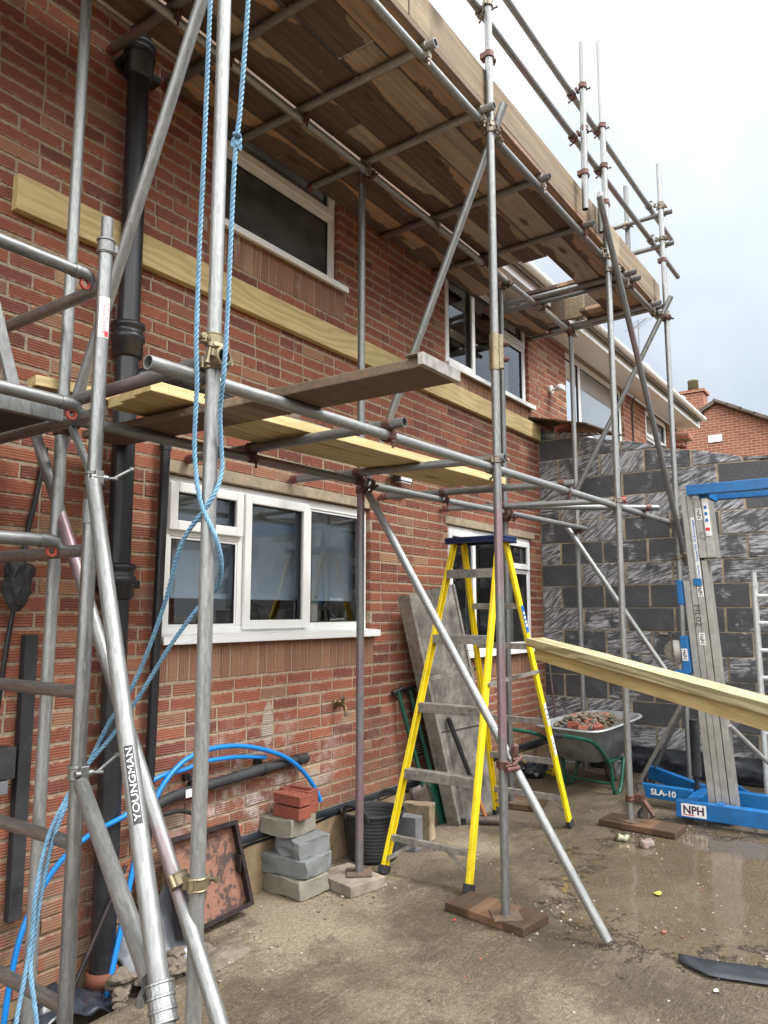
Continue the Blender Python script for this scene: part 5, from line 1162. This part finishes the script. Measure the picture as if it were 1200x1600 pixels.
# lettering
X_, Z_ = Vector((0,-1,0)), Vector((0,0,1))
text('SLA-10', 'lettering', (6.379, -1.49, G0+.128), (-.068,-1,0), (0,0,1), .048, 'white', rl, .03, lift=.004, width=.20)
mb = MB(); mb.bb(6.0425, 6.0447, -1.71, -1.885, G0+.060, G0+.150); mb.build('sticker', 'white', nl)
text('NPH', 'lettering', (6.0415, -1.797, G0+.108), X_, Z_, .060, 'purple', nl, .03, width=.145)
mb = MB(); mb.bb(6.0415, 6.0424, -1.72, -1.80, G0+.068, G0+.074); mb.build('sticker', 'redink', nl)
lbox('sticker', 6.1475, 6.1497, -1.833, -1.862, 1.84, 2.335, 'white', 0, mcol)
text('Genie  Superlift Advantage', 'lettering', (6.147, -1.8475, 2.09), (0,0,1), (0,1,0), .024, 'blueink', mcol, .02, width=.45)
def nph(x, y, z, par):
    mb = MB(); mb.bb(x-.0022, x-.0002, y-.021, y+.021, z-.045, z+.045); mb.build('sticker', 'white', par); text('NPH', 'lettering', (x-.003, y, z), (0,0,1), (0,1,0), .030, 'ink', par, .02, width=.07)
nph(6.135, -1.902, 2.355, car); nph(6.15, -1.842, 1.765, mcol); nph(6.15, -1.815, 1.40, mcol); nph(6.10, -1.687, 1.28, lf)
text('ML02', 'lettering', (6.149, -1.803, 1.575), (0,0,-1), (0,-1,0), .042, 'ink', mcol, .0, width=.16)
bpy.context.view_layer.update()
def lean(o):
    for v in o.data.vertices:
        p = o.matrix_world @ v.co; p.y += -.05 + (p.z-1.97)*.061; v.co = o.matrix_world.inverted() @ p
    for c in o.children: lean(c)
for o_ in list(lf.children):
    k_ = o_.name.split('.')[0]
    if k_ in ('mast', 'mast_section', 'carriage', 'carriage_bar', 'top_bracket', 'pull_ring', 'warning_label', 'winch_drum', 'winch_bracket', 'winch_handle', 'sticker', 'lettering'): lean(o_)
for z in (.36, .46, .56): text('GO', 'lettering', (6.511, -1.705, z), (0,0,1), (0,1,0), .03, 'yellowink', hb) if False else None

# second aluminium tower frame behind the lift
at = thing('ladder_frame', (7.03, -2.14, .1), 'pale aluminium ladder frame standing at the right edge against the block wall', 'ladder frame')
mb = MB(); mb.tube((7.03, -2.14, .12), (7.03, -2.14, 1.83), .0254, 18); u_ = mb.build('upright', 'alu_white', at)
mb = MB(); mb.tube((7.03, -2.14, 1.83), (7.03, -2.14, 1.94), .0215, 18); mb.ring((7.03, -2.14, 1.835), (0,0,1), .026, .031, .04); mb.build('spigot', 'alu_white', u_)
mb = MB(); mb.tube((7.03, -2.92, .12), (7.03, -2.92, 1.83), .0254, 18); mb.build('upright', 'alu_white', at)
for z in (1.735, 1.51, 1.285, 1.06, .835, .61, .385): mb = MB(); mb.tube((7.03, -2.14, z), (7.03, -2.92, z), .019, 14); mb.build('rung', 'alu_white', at)

# ================================================================== WHEELBARROW
wb = thing('wheelbarrow', (6.65, -.8, .06), 'galvanised wheelbarrow with green frame, full of broken brick rubble', 'wheelbarrow')
wax = Vector((.985, -.17, 0)).normalized(); wsd = Vector((0,0,1)).cross(wax); wc = Vector((6.68, -.815, .055))
def wp3(a, s_, z): return wc + wax*a + wsd*s_ + Vector((0,0,z))
def wtray():
    mb = MB(); lev = [(.0, .0, .20, .13, .30), (.0, .10, .28, .20, .305), (.02, .18, .45, .275, .56), (.02, .2, .485, .30, .585), (.02, .2, .50, .31, .578)]
    n = 48; rings = []
    def ringpts(cx, L, Wd, z, tilt, off=0.):
        out = []
        for k in range(n):
            a = 2*math.pi*k/n; c, s_ = math.cos(a), math.sin(a); e = .42
            px_ = math.copysign(abs(c)**e, c)*(L-off); py_ = math.copysign(abs(s_)**e, s_)*(Wd-off)*(1.0 - .10*(px_/max(L,.01)))
            out.append(wp3(cx+px_, py_, z + tilt*px_))
        return out
    spec = [(-.02, .24, .17, .285, 0), (-.02, .27, .195, .295, 0), (.0, .46, .275, .575, .05), (.0, .475, .29, .60, .05), (.0, .505, .315, .603, .05), (.0, .51, .32, .592, .05)]
    inner = [(.0, .470, .283, .602, .05), (.0, .45, .268, .575, .05), (-.02, .265, .19, .30, 0)]
    allr = [ringpts(*s_) for s_ in spec]; vs = [v for r_ in allr for v in r_]
    fs = [(i*n+k, i*n+(k+1) % n, (i+1)*n+(k+1) % n, (i+1)*n+k) for i in range(len(allr)-1) for k in range(n)]
    mb.add(vs, fs, True); mb.add(allr[0], [tuple(range(n))])
    ir = [ringpts(*s_) for s_ in inner]; vs = [v for r_ in ir for v in r_]
    mb.add(vs, [(i*n+k, i*n+(k+1) % n, (i+1)*n+(k+1) % n, (i+1)*n+k) for i in range(len(ir)-1) for k in range(n)], True); mb.add(ir[-1], [tuple(range(n))])
    return mb
wtray().build('tray', 'tray', wb)
for s_ in (-1, 1):
    mb = MB(); mb.sweep(catmull([wp3(-.98, .27*s_, .60), wp3(-.80, .265*s_, .57), wp3(-.42, .25*s_, .475), wp3(-.16, .235*s_, .285), wp3(-.115, .235*s_, .20), wp3(-.10, .235*s_, .06), wp3(-.06, .235*s_, .018), wp3(.0, .235*s_, .02), wp3(.05, .23*s_, .08), wp3(.14, .21*s_, .25), wp3(.20, .18*s_, .27)], .03), .016, 12); f_ = mb.build('frame', 'green', wb)
    mb = MB(); mb.tube(wp3(-1.06, .272*s_, .614), wp3(-.94, .27*s_, .594), .021, 12); mb.build('grip', 'rubber', f_)
    mb = MB(); mb.sweep([wp3(-.12, .20*s_, .275), wp3(.2, .15*s_, .27), wp3(.42, .07*s_, .19), wp3(.52, .05*s_, .185)], .015, 10); mb.build('axle_arm', 'green', wb)
mb = MB(); mb.tube(wp3(-.105, -.235, .10), wp3(-.105, .235, .10), .010, 8); mb.build('cross_brace', 'green', wb)
mb = MB(); mb.lathe([(.105,-.035),(.150,-.042),(.178,-.030),(.186,0),(.178,.030),(.150,.042),(.105,.035)], wp3(.40, 0, .188), wsd, 32); whl = mb.build('wheel', 'tyre', wb)
mb = MB(); mb.lathe([(.0,-.02),(.10,-.03),(.108,-.034),(.108,.034),(.10,.03),(.0,.02)], wp3(.40, 0, .188), wsd, 28); mb.tube(wp3(.40, -.07, .188), wp3(.40, .07, .188), .012, 10); mb.build('rim', 'tray', whl)
mb = MB(); mb.lathe([(.0,.335),(.10,.325),(.19,.295),(.27,.245),(.33,.205)], wp3(0,0,.30), (0,0,1), 32, True, jig=lambda v: Vector((v.x + (v.x-wc.x)*.12, wc.y + (v.y-wc.y)*.72, v.z + .03*noise.noise(v*9)))); tag(mb.build('rubble_heap', 'soil'), 'heap of earth and mortar dust filling the wheelbarrow', 'rubble', kind='stuff')
bl_ = [(-.28, .02, .575, 20, 'redbrick'), (-.20, -.12, .580, 50, 'redbrick'), (-.30, -.10, .56, -30, 'brickrubble'), (-.08, .10, .60, 80, 'brickrubble'), (.06, -.06, .605, 10, 'brickrubble'), (.10, .10, .60, 40, 'brickrubble'), (.22, .0, .59, 65, 'brickrubble')]
lbn = ['whole smooth red brick at the handle end of the wheelbarrow load', 'smooth red brick lying beside another on the near side of the wheelbarrow', 'broken pale red brick under the smooth ones in the wheelbarrow', 'chipped brick piece at the back of the wheelbarrow load', 'broken brick on the middle crest of the wheelbarrow load', 'half brick at the far back edge of the wheelbarrow load', 'mortar crusted brick piece at the wheel end of the load']
for (a, s_, z, rt_, m_), l_ in zip(bl_, lbn):
    mb = MB(); p = wp3(a, s_, z); q = .6 if 'piece' in l_ or 'half' in l_ else 1
    mb.box(p, (.205*q, .10, .062), Matrix.Rotation(R(rt_), 3, 'Z') @ Matrix.Rotation(R(rnd.uniform(-22, 22)), 3, 'X') @ Matrix.Rotation(R(rnd.uniform(-14, 14)), 3, 'Y')); tag(mb.build('brick', m_, None, .005, 2, origin=p), l_, 'brick', 'bricks in the wheelbarrow')
mb = MB()
for k in range(150):
    a, s_ = rnd.uniform(-.34, .34), rnd.uniform(-.2, .2); h = .575 + .07*(1 - (a/.4)**2 - (s_/.26)**2); mb.rock(wp3(a, s_, max(h, .52)), rnd.uniform(.012, .032), k, (1,1,.8), 1, .5)
tag(mb.build('rubble_stones', 'rubble'), 'loose mortar lumps over the load in the wheelbarrow', 'rubble', kind='stuff')

# ================================================================== MATERIALS STACKED AT THE WALL
def block(c, d, rz, mat, label, cat, grp, name='concrete_block', rough=.010, chip=0, bev=.004):
    """sawn block with knocked corners"""
    bm = bmesh.new(); bmesh.ops.create_cube(bm, size=1); bmesh.ops.subdivide_edges(bm, edges=bm.edges[:], cuts=5, use_grid_fill=True)
    sd_ = rnd.random()*99; rr = random.Random(int(sd_*100))
    for v in bm.verts:
        w = Vector((v.co.x*d[0], v.co.y*d[1], v.co.z*d[2])); e = sum(abs(abs(k)-.5) < 1e-4 for k in v.co)
        w += Vector([noise.noise(w*14 + Vector((sd_+i*9, 0, 0)))*rough*(.5 if e < 2 else 1) for i in range(3)])
        if e == 3: w *= .985
        if chip and v.co.x*chip > .2: w.x -= math.copysign(.05*abs(noise.noise(w*9 + Vector((sd_, 4, 1))))*1.2, chip)
        v.co = w
    mb = MB(); M = Matrix.Rotation(R(rz), 3, 'Z'); bm.verts.ensure_lookup_table()
    mb.add([M @ v.co + Vector(c) for v in bm.verts], [tuple(v.index for v in f.verts) for f in bm.faces]); bm.free()
    return tag(mb.build(name, mat, None, bev, 1, origin=(c[0], c[1], c[2]-d[2]/2)), label, cat, grp)
g_ = 'blocks in the stack under the kitchen window'
block((3.48, -.20, .052), (.25, .31, .103), -4, 'thermal_beige', 'beige grey block at the bottom of the stack, flat on the concrete', 'block', g_, chip=1)
block((3.50, -.185, .156), (.27, .33, .103), 5, 'thermal', 'broken blue grey block second from the bottom with a rough jutting end', 'block', g_, chip=1, rough=.016)
block((3.50, -.215, .258), (.25, .21, .100), -7, 'thermal', 'smaller grey block third in the stack, notched on its left', 'block', g_, chip=-1)
block((3.48, -.12, .360), (.23, .24, .100), 3, 'thermal_beige', 'stained beige grey block topping the stack, carrying the red bricks', 'block', g_, rough=.012)
def redbrick(c, rz, label, holes):
    M = Matrix.Rotation(R(rz), 3, 'Z'); mb = MB(); L, Wd, H = .215, .1025, .065; c = Vector(c)
    T = lambda p: c + M @ Vector(p)
    if holes == 'slots':
        xs = [-L/2, L/2]; mb.box(c, (L, Wd, H-.016), M)
        n = 6; s_ = .018; gap = (L - .03 - n*s_)/(n-1); x = -L/2+.015
        mb.box(T((0, Wd/2-.012, H/2-.008)), (L, .024, .016), M); mb.box(T((0, -Wd/2+.012, H/2-.008)), (L, .024, .016), M)
        prev = -L/2
        for k in range(n):
            mb.box(T(((prev+x)/2, 0, H/2-.008)), (x-prev, Wd-.048, .016), M); prev = x+s_; x += s_+gap
        mb.box(T(((prev+L/2)/2, 0, H/2-.008)), (L/2-prev, Wd-.048, .016), M)
    elif holes == 'frog':
        mb.box(T((0, 0, -.008)), (L, Wd, H-.016), M)
        for sx in (-1, 1): mb.box(T((sx*(L/2-.010), 0, H/2-.008)), (.020, Wd, .016), M)
        for sy in (-1, 1): mb.box(T((0, sy*(Wd/2-.010), H/2-.008)), (L-.04, .020, .016), M)
    else: mb.box(c, (L, Wd, H), M)
    return tag(mb.build('brick', 'redbrick', None, .0025, 1, origin=(c.x, c.y, c.z-H/2)), label, 'brick', 'red bricks on the block stack')
redbrick((3.455, -.175, .444), 87, 'red brick under the slotted one on the stack', '')
redbrick((3.455, -.178, .511), 88, 'red brick with slotted top on the stack', 'slots')
redbrick((3.572, -.125, .444), 92, 'red brick under the hollow topped one on the stack', '')
redbrick((3.575, -.120, .511), 95, 'red brick with a hollow frog in its top on the stack', 'frog')
block((4.50, -.285, .11), (.10, .20, .22), 4, 'thermal', 'upright smooth blue grey block beside the rubber bucket', 'block', None, rough=.004)
block((4.72, -.24, .125), (.10, .22, .25), 8, 'oldblock', 'upright mud stained concrete block in front of the shovels', 'block', None, rough=.014)
# bucket
bk = thing('rubber_bucket', (4.20, -.20, 0), 'dusty black rubber bucket with two loop handles behind the standard', 'bucket')
def bj(v): return v + Vector((.010*noise.noise(v*4), .010*noise.noise(v*4+Vector((7,0,0))), .004*noise.noise(v*6)))
mb = MB(); pr_ = [(.0, .002), (.150, .002), (.158, .012)]
for k in range(12): z = .02 + k*.022; pr_ += [(.160 + .038*z/.3, z), (.163 + .038*z/.3, z+.010), (.158+.038*z/.3, z+.014)]
pr_ += [(.206, .292), (.214, .297), (.214, .31), (.203, .312), (.196, .295), (.155, .02), (.0, .015)]
mb.lathe(pr_, (4.20, -.215, .0), (0,0,1), 48, True, bj); mb.build('tub', 'rubber', bk)
for s_, dx in ((-1, -.0), (1, .0)):
    mb = MB(); d_ = Vector((.80, -.0, 0)).normalized() if False else Vector((.99, .10, 0)); c_ = Vector((4.20, -.215, .30)) + d_*s_*.205; t__ = Vector((-d_.y, d_.x, 0))
    tilt = d_*s_*.03
    mb.sweep(catmull([c_ + t__*.085 - Vector((0,0,.02)), c_ + t__*.075 + Vector((0,0,.045)) + tilt, c_ + t__*.04 + Vector((0,0,.075)) + tilt*1.4, c_ - t__*.04 + Vector((0,0,.075)) + tilt*1.4, c_ - t__*.075 + Vector((0,0,.045)) + tilt, c_ - t__*.085 - Vector((0,0,.02))], .012), .013, 10, flat=.6); mb.build('handle', 'rubber', bk)
# leaning deck panel
pn = thing('deck_panel', (5.3, -.2, 0), 'stained grey tower deck panel leaning against the wall behind the stepladder', 'panel')
P0, P1, P2, P3 = Vector((5.14, -.33, .02)), Vector((5.76, -.36, .02)), Vector((5.42, -.15, 1.83)), Vector((4.74, -.15, 1.73))
nrm = (P1-P0).cross(P3-P0).normalized(); nrm = nrm if nrm.y < 0 else -nrm
mb = MB(); mb.prism([P0 - nrm*.02, P1 - nrm*.02, P2 - nrm*.02, P3 - nrm*.02], nrm*.014); mb.build('plywood', 'deck', pn)
e0 = (P1-P0).normalized()*-.0
for a, b in ((P0, P3), (P1, P2)):
    mb = MB(); s_ = (P1-P0).normalized()*(1 if a is P0 else -1); q = -s_*.005
    M_ = lambda a_, b_, w, t_, o_: mb.prism([a_ + o_, b_ + o_, b_ + o_ + s_*w, a_ + o_ + s_*w], -nrm*t_)
    M_(a, b, .006, .10, q); M_(a, b, .03, .006, q + nrm*.004); M_(a, b, .012, .012, q - nrm*.088 - s_*.006)
    mb.build('side_rail', 'lintel' if False else 'tread', pn)
mb = MB(); mb.prism([P0 + (P3-P0)*.40 + nrm*.0, P1 + (P2-P1)*.37, P1 + (P2-P1)*.372, P0 + (P3-P0)*.402], nrm*-.0055); mb.build('seam', 'ink', pn)
for q in (.05, .92):
    c_ = P0*(1-q) + P1*q; mb = MB(); mb.tube(c_ + Vector((.02, -.005, -.005)), c_ + Vector((.02, -.005, .035)), .022, 10); mb.build('hook', 'black', pn)
mb = MB(); hq = P0 + (P3-P0)*.16 + (P1-P0)*.16; mb.lathe([(.0,.001),(.016,.001),(.016,-.004),(.0,-.004)], hq - nrm*.004, nrm, 16); mb.build('finger_hole', 'ink', pn)
mb = MB(); tq = P3 + (P2-P3)*.82; mb.ring(tq + Vector((0, -.0, .05)), (0,1,.2), .020, .028, .02); mb.build('hook', 'tread', pn)
# shovels behind
def shovel(x, lean, col, label):
    s_ = thing('shovel', (x, -.2, 0), label, 'shovel'); b0 = Vector((x+.10, -.20, .01)); t0 = Vector((x-.10+lean, -.035, 1.02)); d = (t0-b0).normalized(); sd_ = Vector((1,-.15,0)); sd_ = (sd_ - d*sd_.dot(d)).normalized(); nn = d.cross(sd_)
    mb = MB(); n = 8; vs = []
    for i in range(7):
        for k in range(n+1):
            u = k/n-.5; w = .25*(1-.1*i/6); vs.append(b0 + d*.34*i/6 + sd_*u*w + nn*(.045*(u*2)**2))
    mb.add(vs, [(i*(n+1)+k, i*(n+1)+k+1, (i+1)*(n+1)+k+1, (i+1)*(n+1)+k) for i in range(6) for k in range(n)], True); o = mb.build('blade', col, s_); md = o.modifiers.new('t', 'SOLIDIFY'); md.thickness = .003
    mb = MB(); mb.tube(b0 + d*.33, t0, .018, 12); mb.build('shaft', 'green', s_)
    mb = MB(); mb.tube(t0 - sd_*.06, t0 + sd_*.06, .017, 10); mb.beam(t0 - d*.08, t0 - sd_*.05, .02, .015); mb.beam(t0 - d*.08, t0 + sd_*.05, .02, .015); mb.build('grip', 'black', s_)
shovel(5.04, -.02, 'green', 'shovel with a dark green blade leaning on the wall behind the ladder'); shovel(4.90, -.04, 'steelhead', 'shovel with a bare grey blade leaning left of the green one')
# air brick
av = thing('air_brick', (5.06, 0, .58), 'slatted grey air vent low in the wall behind the shovels', 'vent')
mb = MB(); mb.bb(4.98, 5.22, -.012, .0, .50, .66); mb.build('frame', 'black', av)
mb = MB()
for k in range(7): mb.box((5.10, -.018, .52+k*.02), (.19, .012, .006), Matrix.Rotation(R(-30), 3, 'X'))
mb.build('louvres', 'lintel', av)
# sledge hammer
sh_ = thing('sledgehammer', (5.27, -.46, .02), 'sledgehammer with orange neck and black grip leaning on the deck panel', 'hammer')
h0, h1 = Vector((5.285, -.48, .06)), Vector((5.10, -.275, .79)); hd_ = (h1-h0).normalized()
mb = MB(); mb.tube(h0, h0 + hd_*.32, .016, 12, .017); mb.build('neck', 'handle_wood', sh_)
mb = MB(); mb.tube(h0 + hd_*.30, h1, .017, 12, .019); mb.rock(h1, .02, 2, (1,1,1), 1, .1); mb.build('grip', 'black', sh_)
mb = MB(); q = Vector((.55, -.83, 0)); mb.tube(h0 - q*.085 - Vector((0,0,.012)), h0 + q*.085 - Vector((0,0,.012)), .036, 8); mb.tube(h0 - q*.10 - Vector((0,0,.012)), h0 - q*.08 - Vector((0,0,.012)), .041, 8); mb.tube(h0 + q*.08 - Vector((0,0,.012)), h0 + q*.10 - Vector((0,0,.012)), .041, 8); mb.build('head', 'steelhead', sh_, .004)
# rusty tray lid
tr = thing('rusty_steel_tray', (2.86, -.15, 0), 'rusty steel tray with a black rim propped on edge against the wall', 'tray')
q0, q1, q2, q3 = Vector((2.60, -.20, .015)), Vector((3.075, -.205, .04)), Vector((3.06, -.075, .455)), Vector((2.60, -.075, .46)); tn = (q1-q0).cross(q3-q0).normalized(); tn = tn if tn.y < 0 else -tn
mb = MB(); mb.prism([q0, q1, q2, q3], tn*.004); mb.build('plate', 'rust', tr)
for a, b in ((q0, q1), (q1, q2), (q2, q3), (q3, q0)):
    mb = MB(); c_ = (q0+q1+q2+q3)/4; i_ = (c_ - (a+b)/2); i_ -= (b-a).normalized()*i_.dot((b-a).normalized()); i_.normalize(); mb.prism([a, b, b + i_*.006, a + i_*.006], tn*.055); mb.prism([a + tn*.055, b + tn*.055, b + tn*.055 + i_*.022, a + tn*.055 + i_*.022], tn*.004); mb.build('rim', 'blacksteel', tr)
mb = MB(); c_ = q1*.5 + q2*.5 + (q0-q1).normalized()*.02 + tn*.03; mb.box(c_, (.03, .04, .09)); mb.build('catch', 'blacksteel', tr, .003)

# ================================================================== GROUND CLUTTER
mb = MB(); n = 18; vs = []
for j in range(4):
    for i in range(n+1):
        a = i/n; p = Vector((3.86, -2.235, .012)).lerp(Vector((4.05, -2.95, .012)), a); s_ = Vector((-.96, -.26, 0))*(.17*j/3*(.35 + .65*min(1, a*6)))
        vs.append(p + s_ + Vector((0, 0, .0 + .004*noise.noise(Vector((i*.5, j*.7, 0))) + (.006*(1-a*8) if a < .12 and j < 2 else 0))))
mb.add(vs, [(j*(n+1)+i, j*(n+1)+i+1, (j+1)*(n+1)+i+1, (j+1)*(n+1)+i) for j in range(3) for i in range(n)], True); o = mb.build('damp_course_offcut', 'dpc', None, origin=(3.95, -2.5, .01)); md = o.modifiers.new('t', 'SOLIDIFY'); md.thickness = .003
tag(o, 'torn strip of black damp course plastic lying on the concrete at the lower right', 'plastic strip')
mb = MB(); mb.lathe([(.0,-.045),(.032,-.045),(.034,-.02),(.026,0),(.034,.02),(.032,.045),(.0,.045)], (5.46, -1.455, .036), (.4,-1,.05), 18, True, lambda v: v + Vector((.008*noise.noise(v*30), .008*noise.noise(v*30+Vector((5,0,0))), .006*noise.noise(v*25)))); tag(mb.build('crushed_can', 'foil', None, origin=(5.46, -1.455, .01)), 'crushed shiny tin beside the dark sole board', 'can')
mb = MB(); mb.lathe([(.0,-.045),(.032,-.045),(.036,-.02),(.028,0),(.036,.02),(.030,.045),(.0,.045)], (5.42, -1.63, .036), (1,-.5,.1), 18, True, lambda v: v + Vector((.016*noise.noise(v*30), .014*noise.noise(v*30+Vector((5,0,0))), .010*noise.noise(v*25)))); mb.build; wr_ = mb.build('torn_wrapper', 'paper', None, origin=(5.42, -1.63, .01)); tag(wr_, 'crumpled brown and silver wrapper in front of the lift caster', 'wrapper')
for (x, y, m_, l_, r_) in ((4.62, -1.93, 'yellowink', 'small yellow leaf scrap at the edge of the puddle', .022), (3.62, -2.45, 'white', 'small white plastic scrap near the torn black strip', .013), (4.02, -2.62, 'paper', 'pale paper scrap beyond the torn black strip', .016), (3.62, -1.17, 'redink', 'red plastic scrap left of the front sole board', .009), (2.72, -2.1, 'white', 'white chip at the bottom edge of the yard', .011)):
    mb = MB(); mb.rock((x, y, .008+gh(x, y)), r_, int(x*10), (1.2, .8, .18), 2, .6); tag(mb.build('litter_scrap', m_, None, origin=(x, y, .005)), l_, 'litter')
yt = MB(); yt.sweep(catmull([(6.75, -.10, .22), (6.80, -.16, .15), (6.86, -.22, .12), (6.95, -.30, .09)], .03), .014, 8); yt.box((6.97, -.31, .10), (.10, .05, .05), Matrix.Rotation(R(30), 3, 'Z')); yt.box((6.90, -.20, .17), (.05, .04, .07)); tag(yt.build('yellow_clamp', 'yellow', None, .004, 1, origin=(6.88, -.22, .09)), 'yellow plastic tool lying on the dark bag behind the stepladder', 'tool')
bb_ = MB(); bb_.rock((6.86, -.16, .13), .17, 9, (1.3, .75, .55), 3, .4); tag(bb_.build('black_bag', 'sheet', None, origin=(6.86, -.16, .07)), 'crumpled black plastic sack in the corner left of the wheelbarrow', 'bag')
sk = MB(); sk.tube((7.42, -.20, .10), (7.40, -.09, 1.35), .011, 10); tag(sk.build('thin_rod', 'galv_dark', None, origin=(7.42, -.2, .1)), 'thin grey rod leaning upright in the corner against the block wall', 'rod')
# soil trench at bottom left: polythene, rubble
def _sh(u, v):
    x = 2.34 + .40*u + .03*v; y = -.05 - .34*v*(.5+.5*u) - .03*math.sin(u*5)
    z = .26*(1-v)**1.5*(.45+.75*u)*1.15 - .10 + .03*noise.noise(Vector((u*4, v*4, 0))) + .012*noise.noise(Vector((u*14, v*6, 2)))
    return (x, y, z)
sheet_strip('grey_polythene', _sh, 30, 20, 'greysheet', 'folded grey polythene tucked round the foot of the downpipe', 'plastic sheet')
def _sh2(u, v):
    return (1.80 + .42*u, -.14 - .24*v + .05*u, -.045 + .05*math.sin(u*4+v) + .035*noise.noise(Vector((u*5, v*5, 7))))
sheet_strip('black_polythene', _sh2, 30, 16, 'sheet', 'black polythene sheet lying in the trench at the foot of the left standard', 'plastic sheet')
mb = MB(); mb.tube((2.34, -.14, .42), (2.02, -.20, -.06), .010, 8); tag(mb.build('earth_rod', 'blacksteel', None, origin=(2.1, -.2, 0)), 'thin dark rod slanting across the foot of the soil pipe', 'rod')
rk = [(2.27, -.24, -.035, .055), (2.36, -.30, -.03, .045), (2.44, -.36, -.01, .05), (2.20, -.33, -.05, .035), (2.52, -.30, .0, .04), (2.32, -.40, -.045, .045), (2.15, -.40, -.06, .028), (2.62, -.40, .0, .05), (2.42, -.44, -.03, .03)]
rl_ = ['grey stone beside the blue pipe end', 'rough lump of mortar in the trench', 'broken lump of concrete on the trench edge', 'small stone beside the black polythene', 'stone against the grey polythene fold', 'round stone lowest in the trench heap', 'tiny brown stone in front of the clay socket', 'large stone at the slab edge near the tray', 'small flat stone at the slab edge']
for k, ((x, y, z, r_), l_) in enumerate(zip(rk, rl_)):
    mb = MB(); mb.rock((x, y, z), r_, k+3, (1.1, .9, .75), 3, .5); tag(mb.build('stone', 'rubble', None, origin=(x, y, z)), l_, 'stone', 'stones in the trench by the soil pipe')
sl2 = MB(); sl2.rock((2.60, -.46, .0), .17, 12, (1.15, .45, .16), 3, .5); tag(sl2.build('slab_fragment', 'rubble', None, .012, 3, origin=(2.62, -.47, 0)), 'pale flat fragment of concrete at the broken edge of the yard', 'slab')
# chips scattered over the concrete, thick near sole boards
mb = MB(); cl = [(3.8, -1.58, .16, 60), (3.95, -1.45, .12, 40), (5.95, -1.75, .14, 60), (5.5, -1.6, .2, 40), (3.72, -.62, .12, 45), (3.35, -.50, .15, 40), (4.3, -.55, .2, 30), (4.1, -2.5, .3, 70), (3.9, -2.75, .3, 50), (2.9, -.42, .15, 50), (2.45, -.48, .18, 60), (4.2, -1.3, .3, 40)]
def chip(x, y, s_): 
    mb.rock((x, y, gh(x, y)+s_*.3), s_, rnd.randint(0, 999), (1, 1, .6), 1, .5)
for x, y, s_, k in cl:
    for _ in range(k): chip(x + rnd.gauss(0, s_), min(y + rnd.gauss(0, s_), -.09), abs(rnd.gauss(0, .0035)) + .0022)
for _ in range(380): chip(rnd.uniform(1.8, 6.8), rnd.uniform(-3.2, -.1), abs(rnd.gauss(0, .0028)) + .0018)
tag(mb.build('stone_chips', 'chips'), 'scattered pale grit and stone chips over the wet concrete', 'grit', kind='stuff')
